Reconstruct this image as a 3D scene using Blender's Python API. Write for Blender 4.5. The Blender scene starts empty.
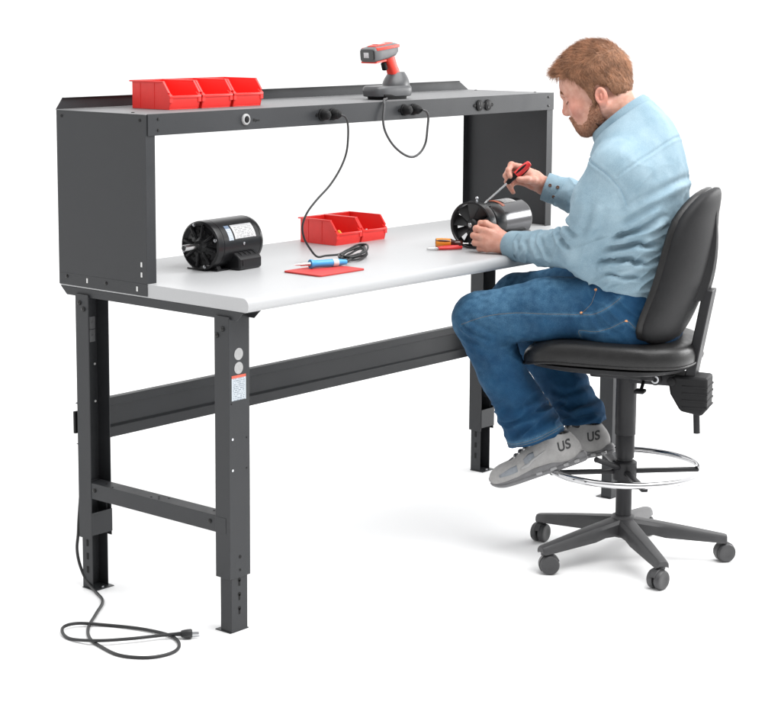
import bpy, bmesh, math, random
import numpy as np
from mathutils import Vector, Matrix
from mathutils.bvhtree import BVHTree

random.seed(7)
rng = np.random.default_rng(11)
scene = bpy.context.scene
COL = scene.collection

# ------------------------------------------------------------------ camera
cam_d = bpy.data.cameras.new("camera")
cam = bpy.data.objects.new("camera", cam_d)
COL.objects.link(cam)
scene.camera = cam
CAM_P = Vector((-3.2205, -3.1539, 1.5911))
YAW, PITCH, ROLL = -0.85, -0.1401, 0.0031
fwd = Vector((-math.sin(YAW) * math.cos(PITCH), math.cos(YAW) * math.cos(PITCH), math.sin(PITCH)))
r0 = Vector((math.cos(YAW), math.sin(YAW), 0)); u0 = r0.cross(fwd)
rgt = r0 * math.cos(ROLL) + u0 * math.sin(ROLL)
upv = -r0 * math.sin(ROLL) + u0 * math.cos(ROLL)
cam.matrix_world = Matrix(((rgt.x, upv.x, -fwd.x, CAM_P.x), (rgt.y, upv.y, -fwd.y, CAM_P.y),
                           (rgt.z, upv.z, -fwd.z, CAM_P.z), (0, 0, 0, 1)))
cam_d.sensor_fit = 'HORIZONTAL'; cam_d.sensor_width = 36.0
cam_d.lens = 1829.15 / 781.0 * 36.0
cam_d.shift_x = (390.5 - 346.2) / 781.0
cam_d.shift_y = -(354.0 - 269.56) / 781.0
cam_d.clip_start = 0.05; cam_d.clip_end = 2000

# ------------------------------------------------------------------ light
scene.view_settings.view_transform = 'Standard'
scene.view_settings.look = 'None'
scene.view_settings.exposure = 0.66
scene.view_settings.gamma = 1.0
w = bpy.data.worlds.new("World"); scene.world = w; w.use_nodes = True
nt = w.node_tree; bg = nt.nodes['Background']
# white cyclorama all round; dimmer towards the unlit side of the studio behind the camera
tcw = nt.nodes.new('ShaderNodeTexCoord'); dt = nt.nodes.new('ShaderNodeVectorMath'); dt.operation = 'DOT_PRODUCT'
dt.inputs[1].default_value = (0.752, 0.659, 0.45)
nt.links.new(tcw.outputs['Generated'], dt.inputs[0])
mrw = nt.nodes.new('ShaderNodeMapRange'); mrw.interpolation_type = 'SMOOTHSTEP'
mrw.inputs[1].default_value = -0.70; mrw.inputs[2].default_value = 0.35; mrw.inputs[3].default_value = 0.30; mrw.inputs[4].default_value = 1.0
nt.links.new(dt.outputs['Value'], mrw.inputs[0]); nt.links.new(mrw.outputs[0], bg.inputs['Strength'])
bg.inputs['Color'].default_value = (1, 1, 1, 1)


def area(name, loc, target, size, power, color=(1, 1, 1)):
    d = bpy.data.lights.new(name, 'AREA'); d.shape = 'RECTANGLE'
    d.size, d.size_y = size; d.energy = power; d.color = color
    o = bpy.data.objects.new(name, d); COL.objects.link(o)
    o.location = loc
    o.rotation_euler = (Vector(target) - Vector(loc)).to_track_quat('-Z', 'Y').to_euler()
    return o


area("softbox_overhead", (1.3, -1.5, 3.7), (1.1, 0.2, 0.9), (3.6, 2.8), 112)
area("softbox_side", (4.2, -1.05, 1.55), (1.3, 0.1, 1.0), (1.4, 0.8), 23)


# ------------------------------------------------------------------ materials
def mat(name, base, rough=0.5, metal=0.0, var=0.0, vscale=20.0, bump=0.0, bscale=300.0, spec=0.5,
        coat=0.0, sss=0.0, sheen=0.0, rvar=0.0, trans=0.0):
    m = bpy.data.materials.new(name); m.use_nodes = True
    n = m.node_tree.nodes; l = m.node_tree.links
    p = n['Principled BSDF']
    p.inputs['Base Color'].default_value = (*base, 1)
    p.inputs['Roughness'].default_value = rough
    p.inputs['Metallic'].default_value = metal
    p.inputs['Specular IOR Level'].default_value = spec
    p.inputs['Coat Weight'].default_value = coat
    if sss:
        p.inputs['Subsurface Weight'].default_value = sss
        p.inputs['Subsurface Radius'].default_value = (0.010, 0.004, 0.002)
        p.inputs['Subsurface Scale'].default_value = 1.0
    if sheen:
        p.inputs['Sheen Weight'].default_value = sheen; p.inputs['Sheen Roughness'].default_value = 0.5
    tc = n.new('ShaderNodeTexCoord')
    if var or rvar:
        nz = n.new('ShaderNodeTexNoise'); nz.inputs['Scale'].default_value = vscale
        nz.inputs['Detail'].default_value = 5; nz.inputs['Roughness'].default_value = 0.6
        l.new(tc.outputs['Object'], nz.inputs['Vector'])
    if var:
        mr = n.new('ShaderNodeMapRange'); mr.inputs[1].default_value = 0.3; mr.inputs[2].default_value = 0.7
        mr.inputs[3].default_value = 1 - var; mr.inputs[4].default_value = 1 + var
        l.new(nz.outputs['Fac'], mr.inputs[0])
        mx = n.new('ShaderNodeVectorMath'); mx.operation = 'SCALE'
        mx.inputs[0].default_value = base
        l.new(mr.outputs[0], mx.inputs['Scale'])
        l.new(mx.outputs[0], p.inputs['Base Color'])
    if rvar:
        mr2 = n.new('ShaderNodeMapRange'); mr2.inputs[1].default_value = 0.3; mr2.inputs[2].default_value = 0.7
        mr2.inputs[3].default_value = max(0.02, rough - rvar); mr2.inputs[4].default_value = min(1, rough + rvar)
        l.new(nz.outputs['Fac'], mr2.inputs[0]); l.new(mr2.outputs[0], p.inputs['Roughness'])
    if bump:
        nb = n.new('ShaderNodeTexNoise'); nb.inputs['Scale'].default_value = bscale
        nb.inputs['Detail'].default_value = 3
        l.new(tc.outputs['Object'], nb.inputs['Vector'])
        b = n.new('ShaderNodeBump'); b.inputs['Strength'].default_value = bump
        b.inputs['Distance'].default_value = 0.002
        l.new(nb.outputs['Fac'], b.inputs['Height']); l.new(b.outputs['Normal'], p.inputs['Normal'])
    return m


def denim(name, dark, light, attr=None, wear=(0.3, 0.5, 0.6), speck=0.25, bump=0.35):
    """woven cloth: speckle of light and dark threads, soft blotches, worn areas from a mesh attribute"""
    m = bpy.data.materials.new(name); m.use_nodes = True
    n = m.node_tree.nodes; l = m.node_tree.links; p = n['Principled BSDF']
    p.inputs['Roughness'].default_value = 0.85; p.inputs['Specular IOR Level'].default_value = 0.2
    p.inputs['Sheen Weight'].default_value = 0.0
    tc = n.new('ShaderNodeTexCoord')
    big = n.new('ShaderNodeTexNoise'); big.inputs['Scale'].default_value = 14; big.inputs['Detail'].default_value = 6
    l.new(tc.outputs['Object'], big.inputs['Vector'])
    mp = n.new('ShaderNodeMapping'); mp.inputs['Scale'].default_value = (520, 520, 300)
    l.new(tc.outputs['Object'], mp.inputs['Vector'])
    fine = n.new('ShaderNodeTexNoise'); fine.inputs['Scale'].default_value = 1; fine.inputs['Detail'].default_value = 2
    l.new(mp.outputs[0], fine.inputs['Vector'])
    add = n.new('ShaderNodeMath'); add.operation = 'MULTIPLY_ADD'
    l.new(fine.outputs['Fac'], add.inputs[0]); add.inputs[1].default_value = speck
    l.new(big.outputs['Fac'], add.inputs[2])
    mr = n.new('ShaderNodeMapRange'); mr.inputs[1].default_value = 0.35 + speck * 0.3
    mr.inputs[2].default_value = 0.65 + speck * 0.7
    l.new(add.outputs[0], mr.inputs[0])
    mix = n.new('ShaderNodeMixRGB'); mix.inputs[1].default_value = (*dark, 1); mix.inputs[2].default_value = (*light, 1)
    l.new(mr.outputs[0], mix.inputs[0])
    out = mix.outputs[0]
    if attr:
        at = n.new('ShaderNodeAttribute'); at.attribute_name = attr
        m2 = n.new('ShaderNodeMixRGB'); m2.inputs[2].default_value = (*wear, 1)
        ml = n.new('ShaderNodeMath'); ml.operation = 'MULTIPLY'
        l.new(at.outputs['Fac'], ml.inputs[0])
        mm = n.new('ShaderNodeMapRange'); mm.inputs[3].default_value = 0.45; mm.inputs[4].default_value = 1.15
        mm.inputs[1].default_value = 0.3; mm.inputs[2].default_value = 0.7
        l.new(fine.outputs['Fac'], mm.inputs[0]); l.new(mm.outputs[0], ml.inputs[1])
        l.new(ml.outputs[0], m2.inputs[0]); l.new(out, m2.inputs[1]); out = m2.outputs[0]
    l.new(out, p.inputs['Base Color'])
    b = n.new('ShaderNodeBump'); b.inputs['Strength'].default_value = bump; b.inputs['Distance'].default_value = 0.0015
    l.new(fine.outputs['Fac'], b.inputs['Height']); l.new(b.outputs['Normal'], p.inputs['Normal'])
    return m


def label_mat(name, paper, head, ink, axis='Z', head_at=0.86, lines=14.0, frac=0.5):
    """printed sticker: a coloured heading band and rows of tiny illegible print (Generated coordinates)"""
    m = bpy.data.materials.new(name); m.use_nodes = True
    n = m.node_tree.nodes; l = m.node_tree.links; p = n['Principled BSDF']
    p.inputs['Roughness'].default_value = 0.45
    tc = n.new('ShaderNodeTexCoord'); sp = n.new('ShaderNodeSeparateXYZ')
    l.new(tc.outputs['Generated'], sp.inputs[0])
    v = sp.outputs[axis]; h = sp.outputs['X']
    fr = n.new('ShaderNodeMath'); fr.operation = 'MULTIPLY'; fr.inputs[1].default_value = lines; l.new(v, fr.inputs[0])
    f2 = n.new('ShaderNodeMath'); f2.operation = 'FRACT'; l.new(fr.outputs[0], f2.inputs[0])
    row = n.new('ShaderNodeMath'); row.operation = 'LESS_THAN'; row.inputs[1].default_value = frac; l.new(f2.outputs[0], row.inputs[0])
    fl = n.new('ShaderNodeMath'); fl.operation = 'FLOOR'; l.new(fr.outputs[0], fl.inputs[0])
    cb = n.new('ShaderNodeCombineXYZ'); l.new(fl.outputs[0], cb.inputs['Y'])
    hs = n.new('ShaderNodeMath'); hs.operation = 'MULTIPLY'; hs.inputs[1].default_value = 16; l.new(h, hs.inputs[0])
    l.new(hs.outputs[0], cb.inputs['X'])
    nz = n.new('ShaderNodeTexNoise'); nz.inputs['Scale'].default_value = 1.3; l.new(cb.outputs[0], nz.inputs['Vector'])
    gt = n.new('ShaderNodeMath'); gt.operation = 'GREATER_THAN'; gt.inputs[1].default_value = 0.47; l.new(nz.outputs['Fac'], gt.inputs[0])
    ml = n.new('ShaderNodeMath'); ml.operation = 'MULTIPLY'; l.new(row.outputs[0], ml.inputs[0]); l.new(gt.outputs[0], ml.inputs[1])
    ed = n.new('ShaderNodeMath'); ed.operation = 'COMPARE'; ed.inputs[1].default_value = 0.5; ed.inputs[2].default_value = 0.42
    l.new(h, ed.inputs[0])
    ml2 = n.new('ShaderNodeMath'); ml2.operation = 'MULTIPLY'; l.new(ml.outputs[0], ml2.inputs[0]); l.new(ed.outputs[0], ml2.inputs[1])
    mx = n.new('ShaderNodeMixRGB'); mx.inputs[1].default_value = (*paper, 1); mx.inputs[2].default_value = (*ink, 1)
    l.new(ml2.outputs[0], mx.inputs[0])
    hd = n.new('ShaderNodeMath'); hd.operation = 'GREATER_THAN'; hd.inputs[1].default_value = head_at; l.new(v, hd.inputs[0])
    m3 = n.new('ShaderNodeMixRGB'); m3.inputs[2].default_value = (*head, 1)
    l.new(hd.outputs[0], m3.inputs[0]); l.new(mx.outputs[0], m3.inputs[1])
    l.new(m3.outputs[0], p.inputs['Base Color'])
    return m


M = {}
M['floor'] = mat('white_studio_floor', (0.955, 0.955, 0.955), 0.6, spec=0.2, var=0.004, vscale=2)
M['steel'] = mat('dark_grey_powder_coat', (0.029, 0.0305, 0.033), 0.43, var=0.10, vscale=5, bump=0.14, bscale=650, rvar=0.09, spec=0.34)
M['shelf'] = mat('grey_textured_shelf', (0.150, 0.151, 0.155), 0.55, var=0.10, vscale=60, bump=0.35, bscale=420)
M['laminate'] = mat('light_grey_laminate', (0.430, 0.434, 0.441), 0.42, var=0.012, vscale=120, rvar=0.03)
M['hole'] = mat('dark_hole', (0.004, 0.004, 0.004), 0.8)
M['screw'] = mat('black_screw', (0.03, 0.03, 0.03), 0.3, metal=0.6)
M['zinc'] = mat('zinc_screw', (0.55, 0.56, 0.58), 0.3, metal=1.0)
M['redbin'] = mat('red_plastic', (0.84, 0.030, 0.024), 0.38, var=0.03, vscale=40, sss=0.05)
M['black'] = mat('black_plastic', (0.006, 0.006, 0.0065), 0.5, var=0.1, vscale=40, spec=0.22)
M['cable'] = mat('black_rubber_cable', (0.018, 0.018, 0.019), 0.45)
M['greycable'] = mat('dark_grey_cable', (0.05, 0.05, 0.052), 0.45)
M['motor'] = mat('black_motor_enamel', (0.009, 0.009, 0.010), 0.30, spec=0.4, var=0.15, vscale=30, bump=0.06, bscale=300)
M['motorgloss'] = mat('polished_black_motor_band', (0.105, 0.105, 0.11), 0.17, metal=1.0, rvar=0.03, vscale=12)
M['fanmat'] = mat('black_fan_plastic', (0.014, 0.014, 0.015), 0.28)
M['shaft'] = mat('machined_steel', (0.62, 0.62, 0.62), 0.22, metal=1.0)
M['plate'] = label_mat('motor_nameplate', (0.52, 0.52, 0.525), (0.40, 0.40, 0.41), (0.15, 0.15, 0.155), 'Z', 0.9, 9, 0.4)
M['bluelabel'] = label_mat('pale_blue_label', (0.46, 0.50, 0.55), (0.12, 0.17, 0.25), (0.22, 0.27, 0.33), 'Z', 0.82, 9, 0.4)
M['warn'] = label_mat('warning_label', (0.47, 0.51, 0.55), (0.58, 0.10, 0.06), (0.17, 0.20, 0.24), 'Z', 0.89, 13, 0.5)
M['platetwo'] = label_mat('second_motor_nameplate', (0.42, 0.42, 0.42), (0.30, 0.30, 0.30), (0.16, 0.16, 0.16), 'Y', 0.9, 9, 0.45)
M['orangelabel'] = mat('orange_label_strip', (0.55, 0.16, 0.09), 0.4)
M['sticker'] = mat('pale_grey_sticker', (0.36, 0.36, 0.36), 0.5, var=0.12, vscale=160)
M['whitestickerhole'] = mat('white_sticker_and_hole_view', (0.62, 0.62, 0.61), 0.5, var=0.1, vscale=120)  # sticker white, also painted as bright backdrop seen through holes and slots
M['scangrey'] = mat('scanner_grey', (0.115, 0.115, 0.118), 0.45, var=0.05, vscale=60)
M['scanred'] = mat('scanner_red', (0.78, 0.05, 0.03), 0.4)
M['cradle'] = mat('cradle_dark_grey', (0.065, 0.067, 0.071), 0.34, var=0.06, vscale=40)
M['lens'] = mat('scanner_window', (0.02, 0.02, 0.02), 0.08, coat=0.5)
M['lenswhite'] = mat('scanner_lens', (0.55, 0.55, 0.56), 0.15)
M['matred'] = mat('red_rubber_mat', (0.56, 0.045, 0.04), 0.6, var=0.06, vscale=70, bump=0.15, bscale=500)
M['blueplas'] = mat('blue_plastic', (0.05, 0.33, 0.66), 0.32)
M['amber'] = mat('amber_handle', (0.80, 0.27, 0.02), 0.2, coat=0.4, sss=0.1)
M['brown'] = mat('dark_brown_handle', (0.06, 0.014, 0.008), 0.25, coat=0.3)
M['redgrip'] = mat('red_tool_grip', (0.62, 0.03, 0.03), 0.32)
M['leather'] = mat('black_vinyl', (0.013, 0.0128, 0.013), 0.36, spec=0.32, var=0.12, vscale=25, bump=0.25, bscale=260, rvar=0.07)
M['shell'] = mat('black_grained_plastic', (0.015, 0.015, 0.016), 0.55, spec=0.18, var=0.08, vscale=30, bump=0.2, bscale=600)
M['basegrey'] = mat('dark_grey_nylon', (0.046, 0.046, 0.048), 0.42, var=0.08, vscale=30, bump=0.12, bscale=500)
M['column'] = mat('black_column_steel', (0.016, 0.016, 0.018), 0.45, rvar=0.05, spec=0.3)
M['chrome'] = mat('chrome', (0.58, 0.58, 0.59), 0.07, metal=1.0)
M['skin'] = None
M['thread'] = mat('tan_thread', (0.20, 0.17, 0.13), 0.8)
M['shirtthread'] = mat('pale_blue_seam', (0.22, 0.36, 0.47), 0.8)
M['shoe'] = mat('grey_knit_shoe', (0.31, 0.305, 0.30), 0.75, var=0.10, vscale=60, bump=0.4, bscale=520)
M['shoedark'] = mat('blue_grey_mesh', (0.23, 0.25, 0.275), 0.75, var=0.12, vscale=80, bump=0.5, bscale=620)
M['sole'] = mat('grey_foam_sole', (0.16, 0.16, 0.165), 0.5, var=0.12, vscale=50)
M['soleclear'] = mat('pale_air_sole', (0.27, 0.27, 0.275), 0.15, coat=0.4)
M['sock'] = mat('black_sock', (0.02, 0.02, 0.022), 0.9)
M['lettering'] = mat('dark_lettering', (0.035, 0.035, 0.037), 0.7)
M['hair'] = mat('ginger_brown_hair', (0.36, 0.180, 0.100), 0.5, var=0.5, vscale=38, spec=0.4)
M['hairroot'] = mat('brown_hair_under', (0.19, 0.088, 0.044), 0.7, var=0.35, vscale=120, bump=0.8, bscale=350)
M['beard'] = mat('red_brown_beard', (0.27, 0.110, 0.054), 0.6, var=0.35, vscale=120)
M['lash'] = mat('dark_lash', (0.10, 0.045, 0.025), 0.7)


# ------------------------------------------------------------------ builders
def link(o, parent=None):
    COL.objects.link(o)
    if parent is not None:
        o.parent = parent
    return o


def thing(name, label, cat, loc=(0, 0, 0), rotz=0.0, group=None):
    o = bpy.data.objects.new(name, None); COL.objects.link(o)
    o.empty_display_size = 0.1
    o.location = loc; o.rotation_euler = (0, 0, rotz)
    o['label'] = label; o['category'] = cat
    if group: o['group'] = group
    return o


def tag(o, label, cat, group=None):
    o['label'] = label; o['category'] = cat
    if group: o['group'] = group
    return o


SEP = {'slot', 'slot_light', 'rivet_or_hole_disc', 'bolt', 'punched_hole', 'outlet_slot', 'screw', 'round_sticker', 'bracket_plate', 'air_pod', 'vent', 'rib', 'grip_stripe', 'prong', 'button', 'eyelash', 'adjusting_knob', 'lace', 'breaker_mark', 'seam_stitching', 'stitching'}


class B:
    """collects solids and links them as one mesh object"""

    def __init__(self):
        self.bm = bmesh.new()

    def _merge(self, t, mtx=None):
        if mtx is not None: bmesh.ops.transform(t, matrix=mtx, verts=t.verts)
        me = bpy.data.meshes.new('t'); t.to_mesh(me); t.free()
        self.bm.from_mesh(me); bpy.data.meshes.remove(me)

    def box(self, a, b, bev=0.0, seg=2, mtx=None):
        t = bmesh.new(); bmesh.ops.create_cube(t, size=1)
        for v in t.verts:
            for i in range(3):
                v.co[i] = (a[i] + b[i]) / 2 + v.co[i] * (b[i] - a[i])
        if bev: bmesh.ops.bevel(t, geom=t.edges[:], offset=bev, segments=seg, affect='EDGES', profile=0.5)
        self._merge(t, mtx); return self

    def rings(self, rings, cap=True, closed=True, mtx=None):
        t = bmesh.new(); rr = [[t.verts.new(p) for p in r] for r in rings]
        n = len(rings[0])
        for i in range(len(rr) - 1):
            for j in range(n if closed else n - 1):
                k = (j + 1) % n
                t.faces.new((rr[i][j], rr[i][k], rr[i + 1][k], rr[i + 1][j]))
        if cap:
            t.faces.new(rr[0][::-1]); t.faces.new(rr[-1])
        bmesh.ops.recalc_face_normals(t, faces=t.faces[:])
        self._merge(t, mtx); return self

    def cyl(self, p0, p1, r0, r1=None, seg=24, cap=True):
        p0, p1 = Vector(p0), Vector(p1); d = (p1 - p0)
        r1 = r0 if r1 is None else r1
        q = d.to_track_quat('Z', 'Y'); L = d.length
        rs = []
        for z, r in ((0, r0), (L, r1)):
            rs.append([p0 + q @ Vector((r * math.cos(2 * math.pi * i / seg), r * math.sin(2 * math.pi * i / seg), z)) for i in range(seg)])
        return self.rings(rs, cap)

    def lathe(self, prof, p0, axis, seg=40, cap=True):
        """prof: (distance along axis, radius)"""
        p0 = Vector(p0); q = Vector(axis).to_track_quat('Z', 'Y')
        rs = [[p0 + q @ Vector((max(r, 1e-5) * math.cos(2 * math.pi * i / seg), max(r, 1e-5) * math.sin(2 * math.pi * i / seg), h))
               for i in range(seg)] for h, r in prof]
        return self.rings(rs, cap)

    def tube(self, pts, r, seg=8, closed=False, cap=True):
        pts = [Vector(p) for p in pts]; n = len(pts)
        rs = []; prev = None
        for i in range(n):
            if closed: d = pts[(i + 1) % n] - pts[i - 1]
            else: d = pts[min(i + 1, n - 1)] - pts[max(i - 1, 0)]
            d.normalize()
            if prev is None:
                x = d.orthogonal().normalized()
            else:
                x = prev - d * prev.dot(d); x = x.normalized() if x.length > 1e-6 else d.orthogonal().normalized()
            prev = x; y = d.cross(x)
            ri = r[i] if hasattr(r, '__len__') else r
            rs.append([pts[i] + (x * math.cos(2 * math.pi * k / seg) + y * math.sin(2 * math.pi * k / seg)) * ri for k in range(seg)])
        if closed: rs.append(rs[0]); cap = False
        self.rings(rs, cap)
        if closed: bmesh.ops.remove_doubles(self.bm, verts=self.bm.verts[:], dist=1e-6)
        return self

    def prism(self, poly, axis, h0, h1, mtx=None):
        """poly in the two other axes (cyclic order: X->(y,z), Y->(x,z), Z->(x,y))"""
        def P(u, v, h):
            return {'X': (h, u, v), 'Y': (u, h, v), 'Z': (u, v, h)}[axis]
        return self.rings([[P(u, v, h0) for u, v in poly], [P(u, v, h1) for u, v in poly]], True, True, mtx)

    def sphere(self, c, r, seg=16, scale=(1, 1, 1)):
        t = bmesh.new(); bmesh.ops.create_uvsphere(t, u_segments=seg, v_segments=max(6, seg // 2), radius=r)
        for v in t.verts:
            v.co = Vector((v.co.x * scale[0], v.co.y * scale[1], v.co.z * scale[2])) + Vector(c)
        self._merge(t); return self

    def done(self, name, material, parent=None, smooth=35, bev=0.0, loc=None):
        if name in SEP:
            seen = set(); isl = []
            for v in self.bm.verts:
                if v in seen: continue
                st_ = [v]; seen.add(v); grp = []
                while st_:
                    q_ = st_.pop(); grp.append(q_)
                    for e in q_.link_edges:
                        o_ = e.other_vert(q_)
                        if o_ not in seen: seen.add(o_); st_.append(o_)
                isl.append(grp)
            if len(isl) > 1:
                res = None; self.bm.verts.index_update()
                for grp in isl:
                    nb = B(); mp = {v: nb.bm.verts.new(v.co) for v in grp}
                    for f in {f for v in grp for f in v.link_faces}: nb.bm.faces.new([mp[v] for v in f.verts])
                    bmesh.ops.recalc_face_normals(nb.bm, faces=nb.bm.faces[:])
                    SEP.discard(name); res = nb.done(name, material, parent, smooth, bev, loc); SEP.add(name)
                self.bm.free(); return res
        me = bpy.data.meshes.new(name); self.bm.to_mesh(me); self.bm.free()
        me.materials.append(material)
        if smooth:
            me.shade_smooth(); me.set_sharp_from_angle(angle=math.radians(smooth))
        o = bpy.data.objects.new(name, me)
        if loc: o.location = loc
        link(o, parent)
        if bev:
            b = o.modifiers.new('edge', 'BEVEL'); b.width = bev; b.segments = 2; b.limit_method = 'ANGLE'
            b.angle_limit = math.radians(40)
        return o


def spline(pts, n=8, closed=False):
    """Catmull-Rom through the points"""
    P = [Vector(p) for p in pts]; out = []
    N = len(P)
    for i in range(N if closed else N - 1):
        if closed: a, b, c, d = P[i - 1], P[i], P[(i + 1) % N], P[(i + 2) % N]
        else: a, b, c, d = P[max(i - 1, 0)], P[i], P[i + 1], P[min(i + 2, N - 1)]
        for k in range(n):
            t = k / n
            out.append(0.5 * ((2 * b) + (c - a) * t + (2 * a - 5 * b + 4 * c - d) * t * t + (3 * b - a - 3 * c + d) * t ** 3))
    if not closed: out.append(P[-1])
    return out


def copy_tree(o, parent=None):
    c = o.copy(); COL.objects.link(c)
    if parent is not None: c.parent = parent
    for ch in list(o.children): copy_tree(ch, c)
    return c


# ------------------------------------------------------------------ setting
fl = B()
fl.rings([[(60 * math.cos(2 * math.pi * i / 64), 60 * math.sin(2 * math.pi * i / 64), 0) for i in range(64)],
          [(600 * math.cos(2 * math.pi * i / 64), 600 * math.sin(2 * math.pi * i / 64), 0) for i in range(64)]], cap=False)
t = bmesh.new(); bmesh.ops.create_circle(t, cap_ends=True, radius=60, segments=64); fl._merge(t)
bmesh.ops.remove_doubles(fl.bm, verts=fl.bm.verts[:], dist=1e-3)
bmesh.ops.recalc_face_normals(fl.bm, faces=fl.bm.faces[:])
o = fl.done('floor', M['floor']); o['kind'] = 'structure'

# ------------------------------------------------------------------ workbench
L = 1.829; YB = 0.723; YF = 0.3676; ZT = 0.8808; ZB = 0.8445; ZR = 1.3256
bench = thing('workbench', 'long dark grey steel workbench with light grey top and raised shelf on side panels', 'workbench')

# tabletop: rounded front edge, swept along X
r = 0.019
prof = [(YB, ZB), (YB, ZT)]
for k in range(9):
    a = math.pi / 2 + k / 8 * math.pi / 2
    prof.append((r + r * math.cos(a), ZT - r + r * math.sin(a)))
for k in range(5):
    a = math.pi + k / 4 * math.pi / 2
    prof.append((0.012 + 0.012 * math.cos(a), ZB + 0.012 + 0.012 * math.sin(a)))
B().prism(prof, 'X', 0, L).done('tabletop', M['laminate'], bench, 40, bev=0.001)


def cprof(w, d, t):
    """C channel outline: web along x (0..w) at y=0, flanges to y=d"""
    return [(0, 0), (w, 0), (w, d), (w - t, d), (w - t, t), (t, t), (t, d), (0, d)]


def make_leg(x0, front, right):
    sx = 1
    w, d = 0.074, 0.052
    leg = B()
    y0 = 0.061 if front else 0.651
    s = 1 if front else -1
    P = [(x0 + u, y0 + s * v) for u, v in cprof(w, d, 0.0028)]
    leg.prism(P, 'Z', 0.146, 0.829)
    lo = leg.done('leg', M['steel'], bench, 30, bev=0.0007)
    e = B(); wi, di = 0.058, 0.040
    P = [(x0 + 0.008 + u, y0 + s * (0.0032 + v)) for u, v in cprof(wi, di, 0.0025)]
    e.prism(P, 'Z', 0.0025, 0.30)
    e.box((x0 + 0.004, min(y0 + s * 0.004, y0 + s * 0.060), 0.0), (x0 + 0.072, max(y0 + s * 0.004, y0 + s * 0.060), 0.0025))
    e.done('leg_extension', M['steel'], lo, 30, bev=0.0006)
    c = B()   # anchor screw through the foot plate
    c.cyl((x0 + 0.037, y0 + s * 0.05, 0.0025), (x0 + 0.037, y0 + s * 0.05, 0.007), 0.005)
    c.done('foot_screw', M['zinc'], lo)
    # keyhole slots on the front web and small holes
    k = B()
    if front:
        for z in (0.134, 0.096, 0.058):
            yy = y0 + 0.0032 - 0.0008
            cx = x0 + 0.0365
            if z > 0.14: continue
            k.cyl((cx, yy + 0.001, z + 0.004), (cx, yy, z + 0.004), 0.0052, seg=16)
            k.box((cx - 0.0028, yy, z - 0.012), (cx + 0.0028, yy + 0.001, z + 0.004))
        for z in (0.165, 0.20):
            k.cyl((x0 + 0.0365, y0 + 0.001, z), (x0 + 0.0365, y0 - 0.0008, z), 0.0035 if z < 0.19 else 0.0046, seg=14)
        k.cyl((x0 + 0.062, y0 + 0.001, 0.51), (x0 + 0.062, y0 - 0.0008, 0.51), 0.0024, seg=12)
        k.cyl((x0 + 0.062, y0 + 0.001, 0.43), (x0 + 0.062, y0 - 0.0008, 0.43), 0.0024, seg=12)
        k.cyl((x0 + 0.008, y0 + 0.001, 0.605), (x0 + 0.008, y0 - 0.0008, 0.605), 0.002, seg=12)
    else:
        for z in (0.134, 0.096, 0.058):
            k.box((x0 + 0.0065, y0 - 0.027, z - 0.012), (x0 + 0.008, y0 - 0.021, z + 0.006))
    k.done('slot', M['hole'], lo, 40)
    if not front:
        h = B()
        for z in (0.52, 0.625):
            h.cyl((x0 + 0.063, y0 - 0.0026, z), (x0 + 0.063, y0 - 0.0042, z), 0.0034, seg=14)
        h.done('rivet_or_hole_disc', M['whitestickerhole'], lo, 40)  # white discs painted as the bright backdrop showing through open holes
    if front:
        h = B()   # bright discs stand in for the white backdrop seen through punched holes
        for z in (0.513, 0.432):
            h.cyl((x0 + 0.011, y0 + 0.001, z), (x0 + 0.011, y0 - 0.0012, z), 0.0034, seg=14)
        h.done('rivet_or_hole_disc', M['zinc'], lo, 40)
    bl = B()   # carriage bolts on the outer flange
    xo = x0 if not right else x0 + w
    sd = -1 if not right else 1
    for yy, z in (((0.083, 0.797), (0.103, 0.779)) if front else ((0.633, 0.805), (0.617, 0.789))):
        bl.lathe([(0, 0.0065), (0.003, 0.0065), (0.0055, 0.004), (0.006, 0.0)], (xo, yy, z), (sd, 0, 0), 16)
    bl.done('bolt', M['screw'], lo, 50)
    if not front:   # box clip closing the channel at the foot
        q = B(); q.box((x0 + 0.0005, y0 - d - 0.003, 0.158), (x0 + w - 0.0005, y0 - d, 0.222))
        q.done('channel_clip', M['steel'], lo, 30, bev=0.0006)
    return lo


XL0 = -0.008; XR0 = L + 0.008 - 0.074
leg_lf = make_leg(XL0, True, False)
leg_lr = make_leg(XL0, False, False)
leg_rf = make_leg(XR0, True, True)
leg_rr = make_leg(XR0, False, True)

# stickers on the near front leg
t = B()
for z in (0.731, 0.695):
    t.cyl((XL0 + 0.0345, 0.061, z), (XL0 + 0.0345, 0.0602, z), 0.0155, seg=28)
t.done('round_sticker', M['sticker'], leg_lf)
B().box((XL0 + 0.009, 0.0602, 0.612), (XL0 + 0.060, 0.0610, 0.677)).done('warning_label', M['warn'], leg_lf)['label'] = 'white warning label with a red heading'
# little bracket plates inside the rear leg
t = B()
for z in (0.705, 0.741):
    t.box((XL0 + 0.046, 0.6470, z - 0.017), (XL0 + 0.066, 0.6484, z + 0.017)); t.cyl((XL0 + 0.056, 0.6472, z), (XL0 + 0.056, 0.6455, z), 0.003, seg=12)
t.done('bracket_plate', M['shelf'], leg_lr)

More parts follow.
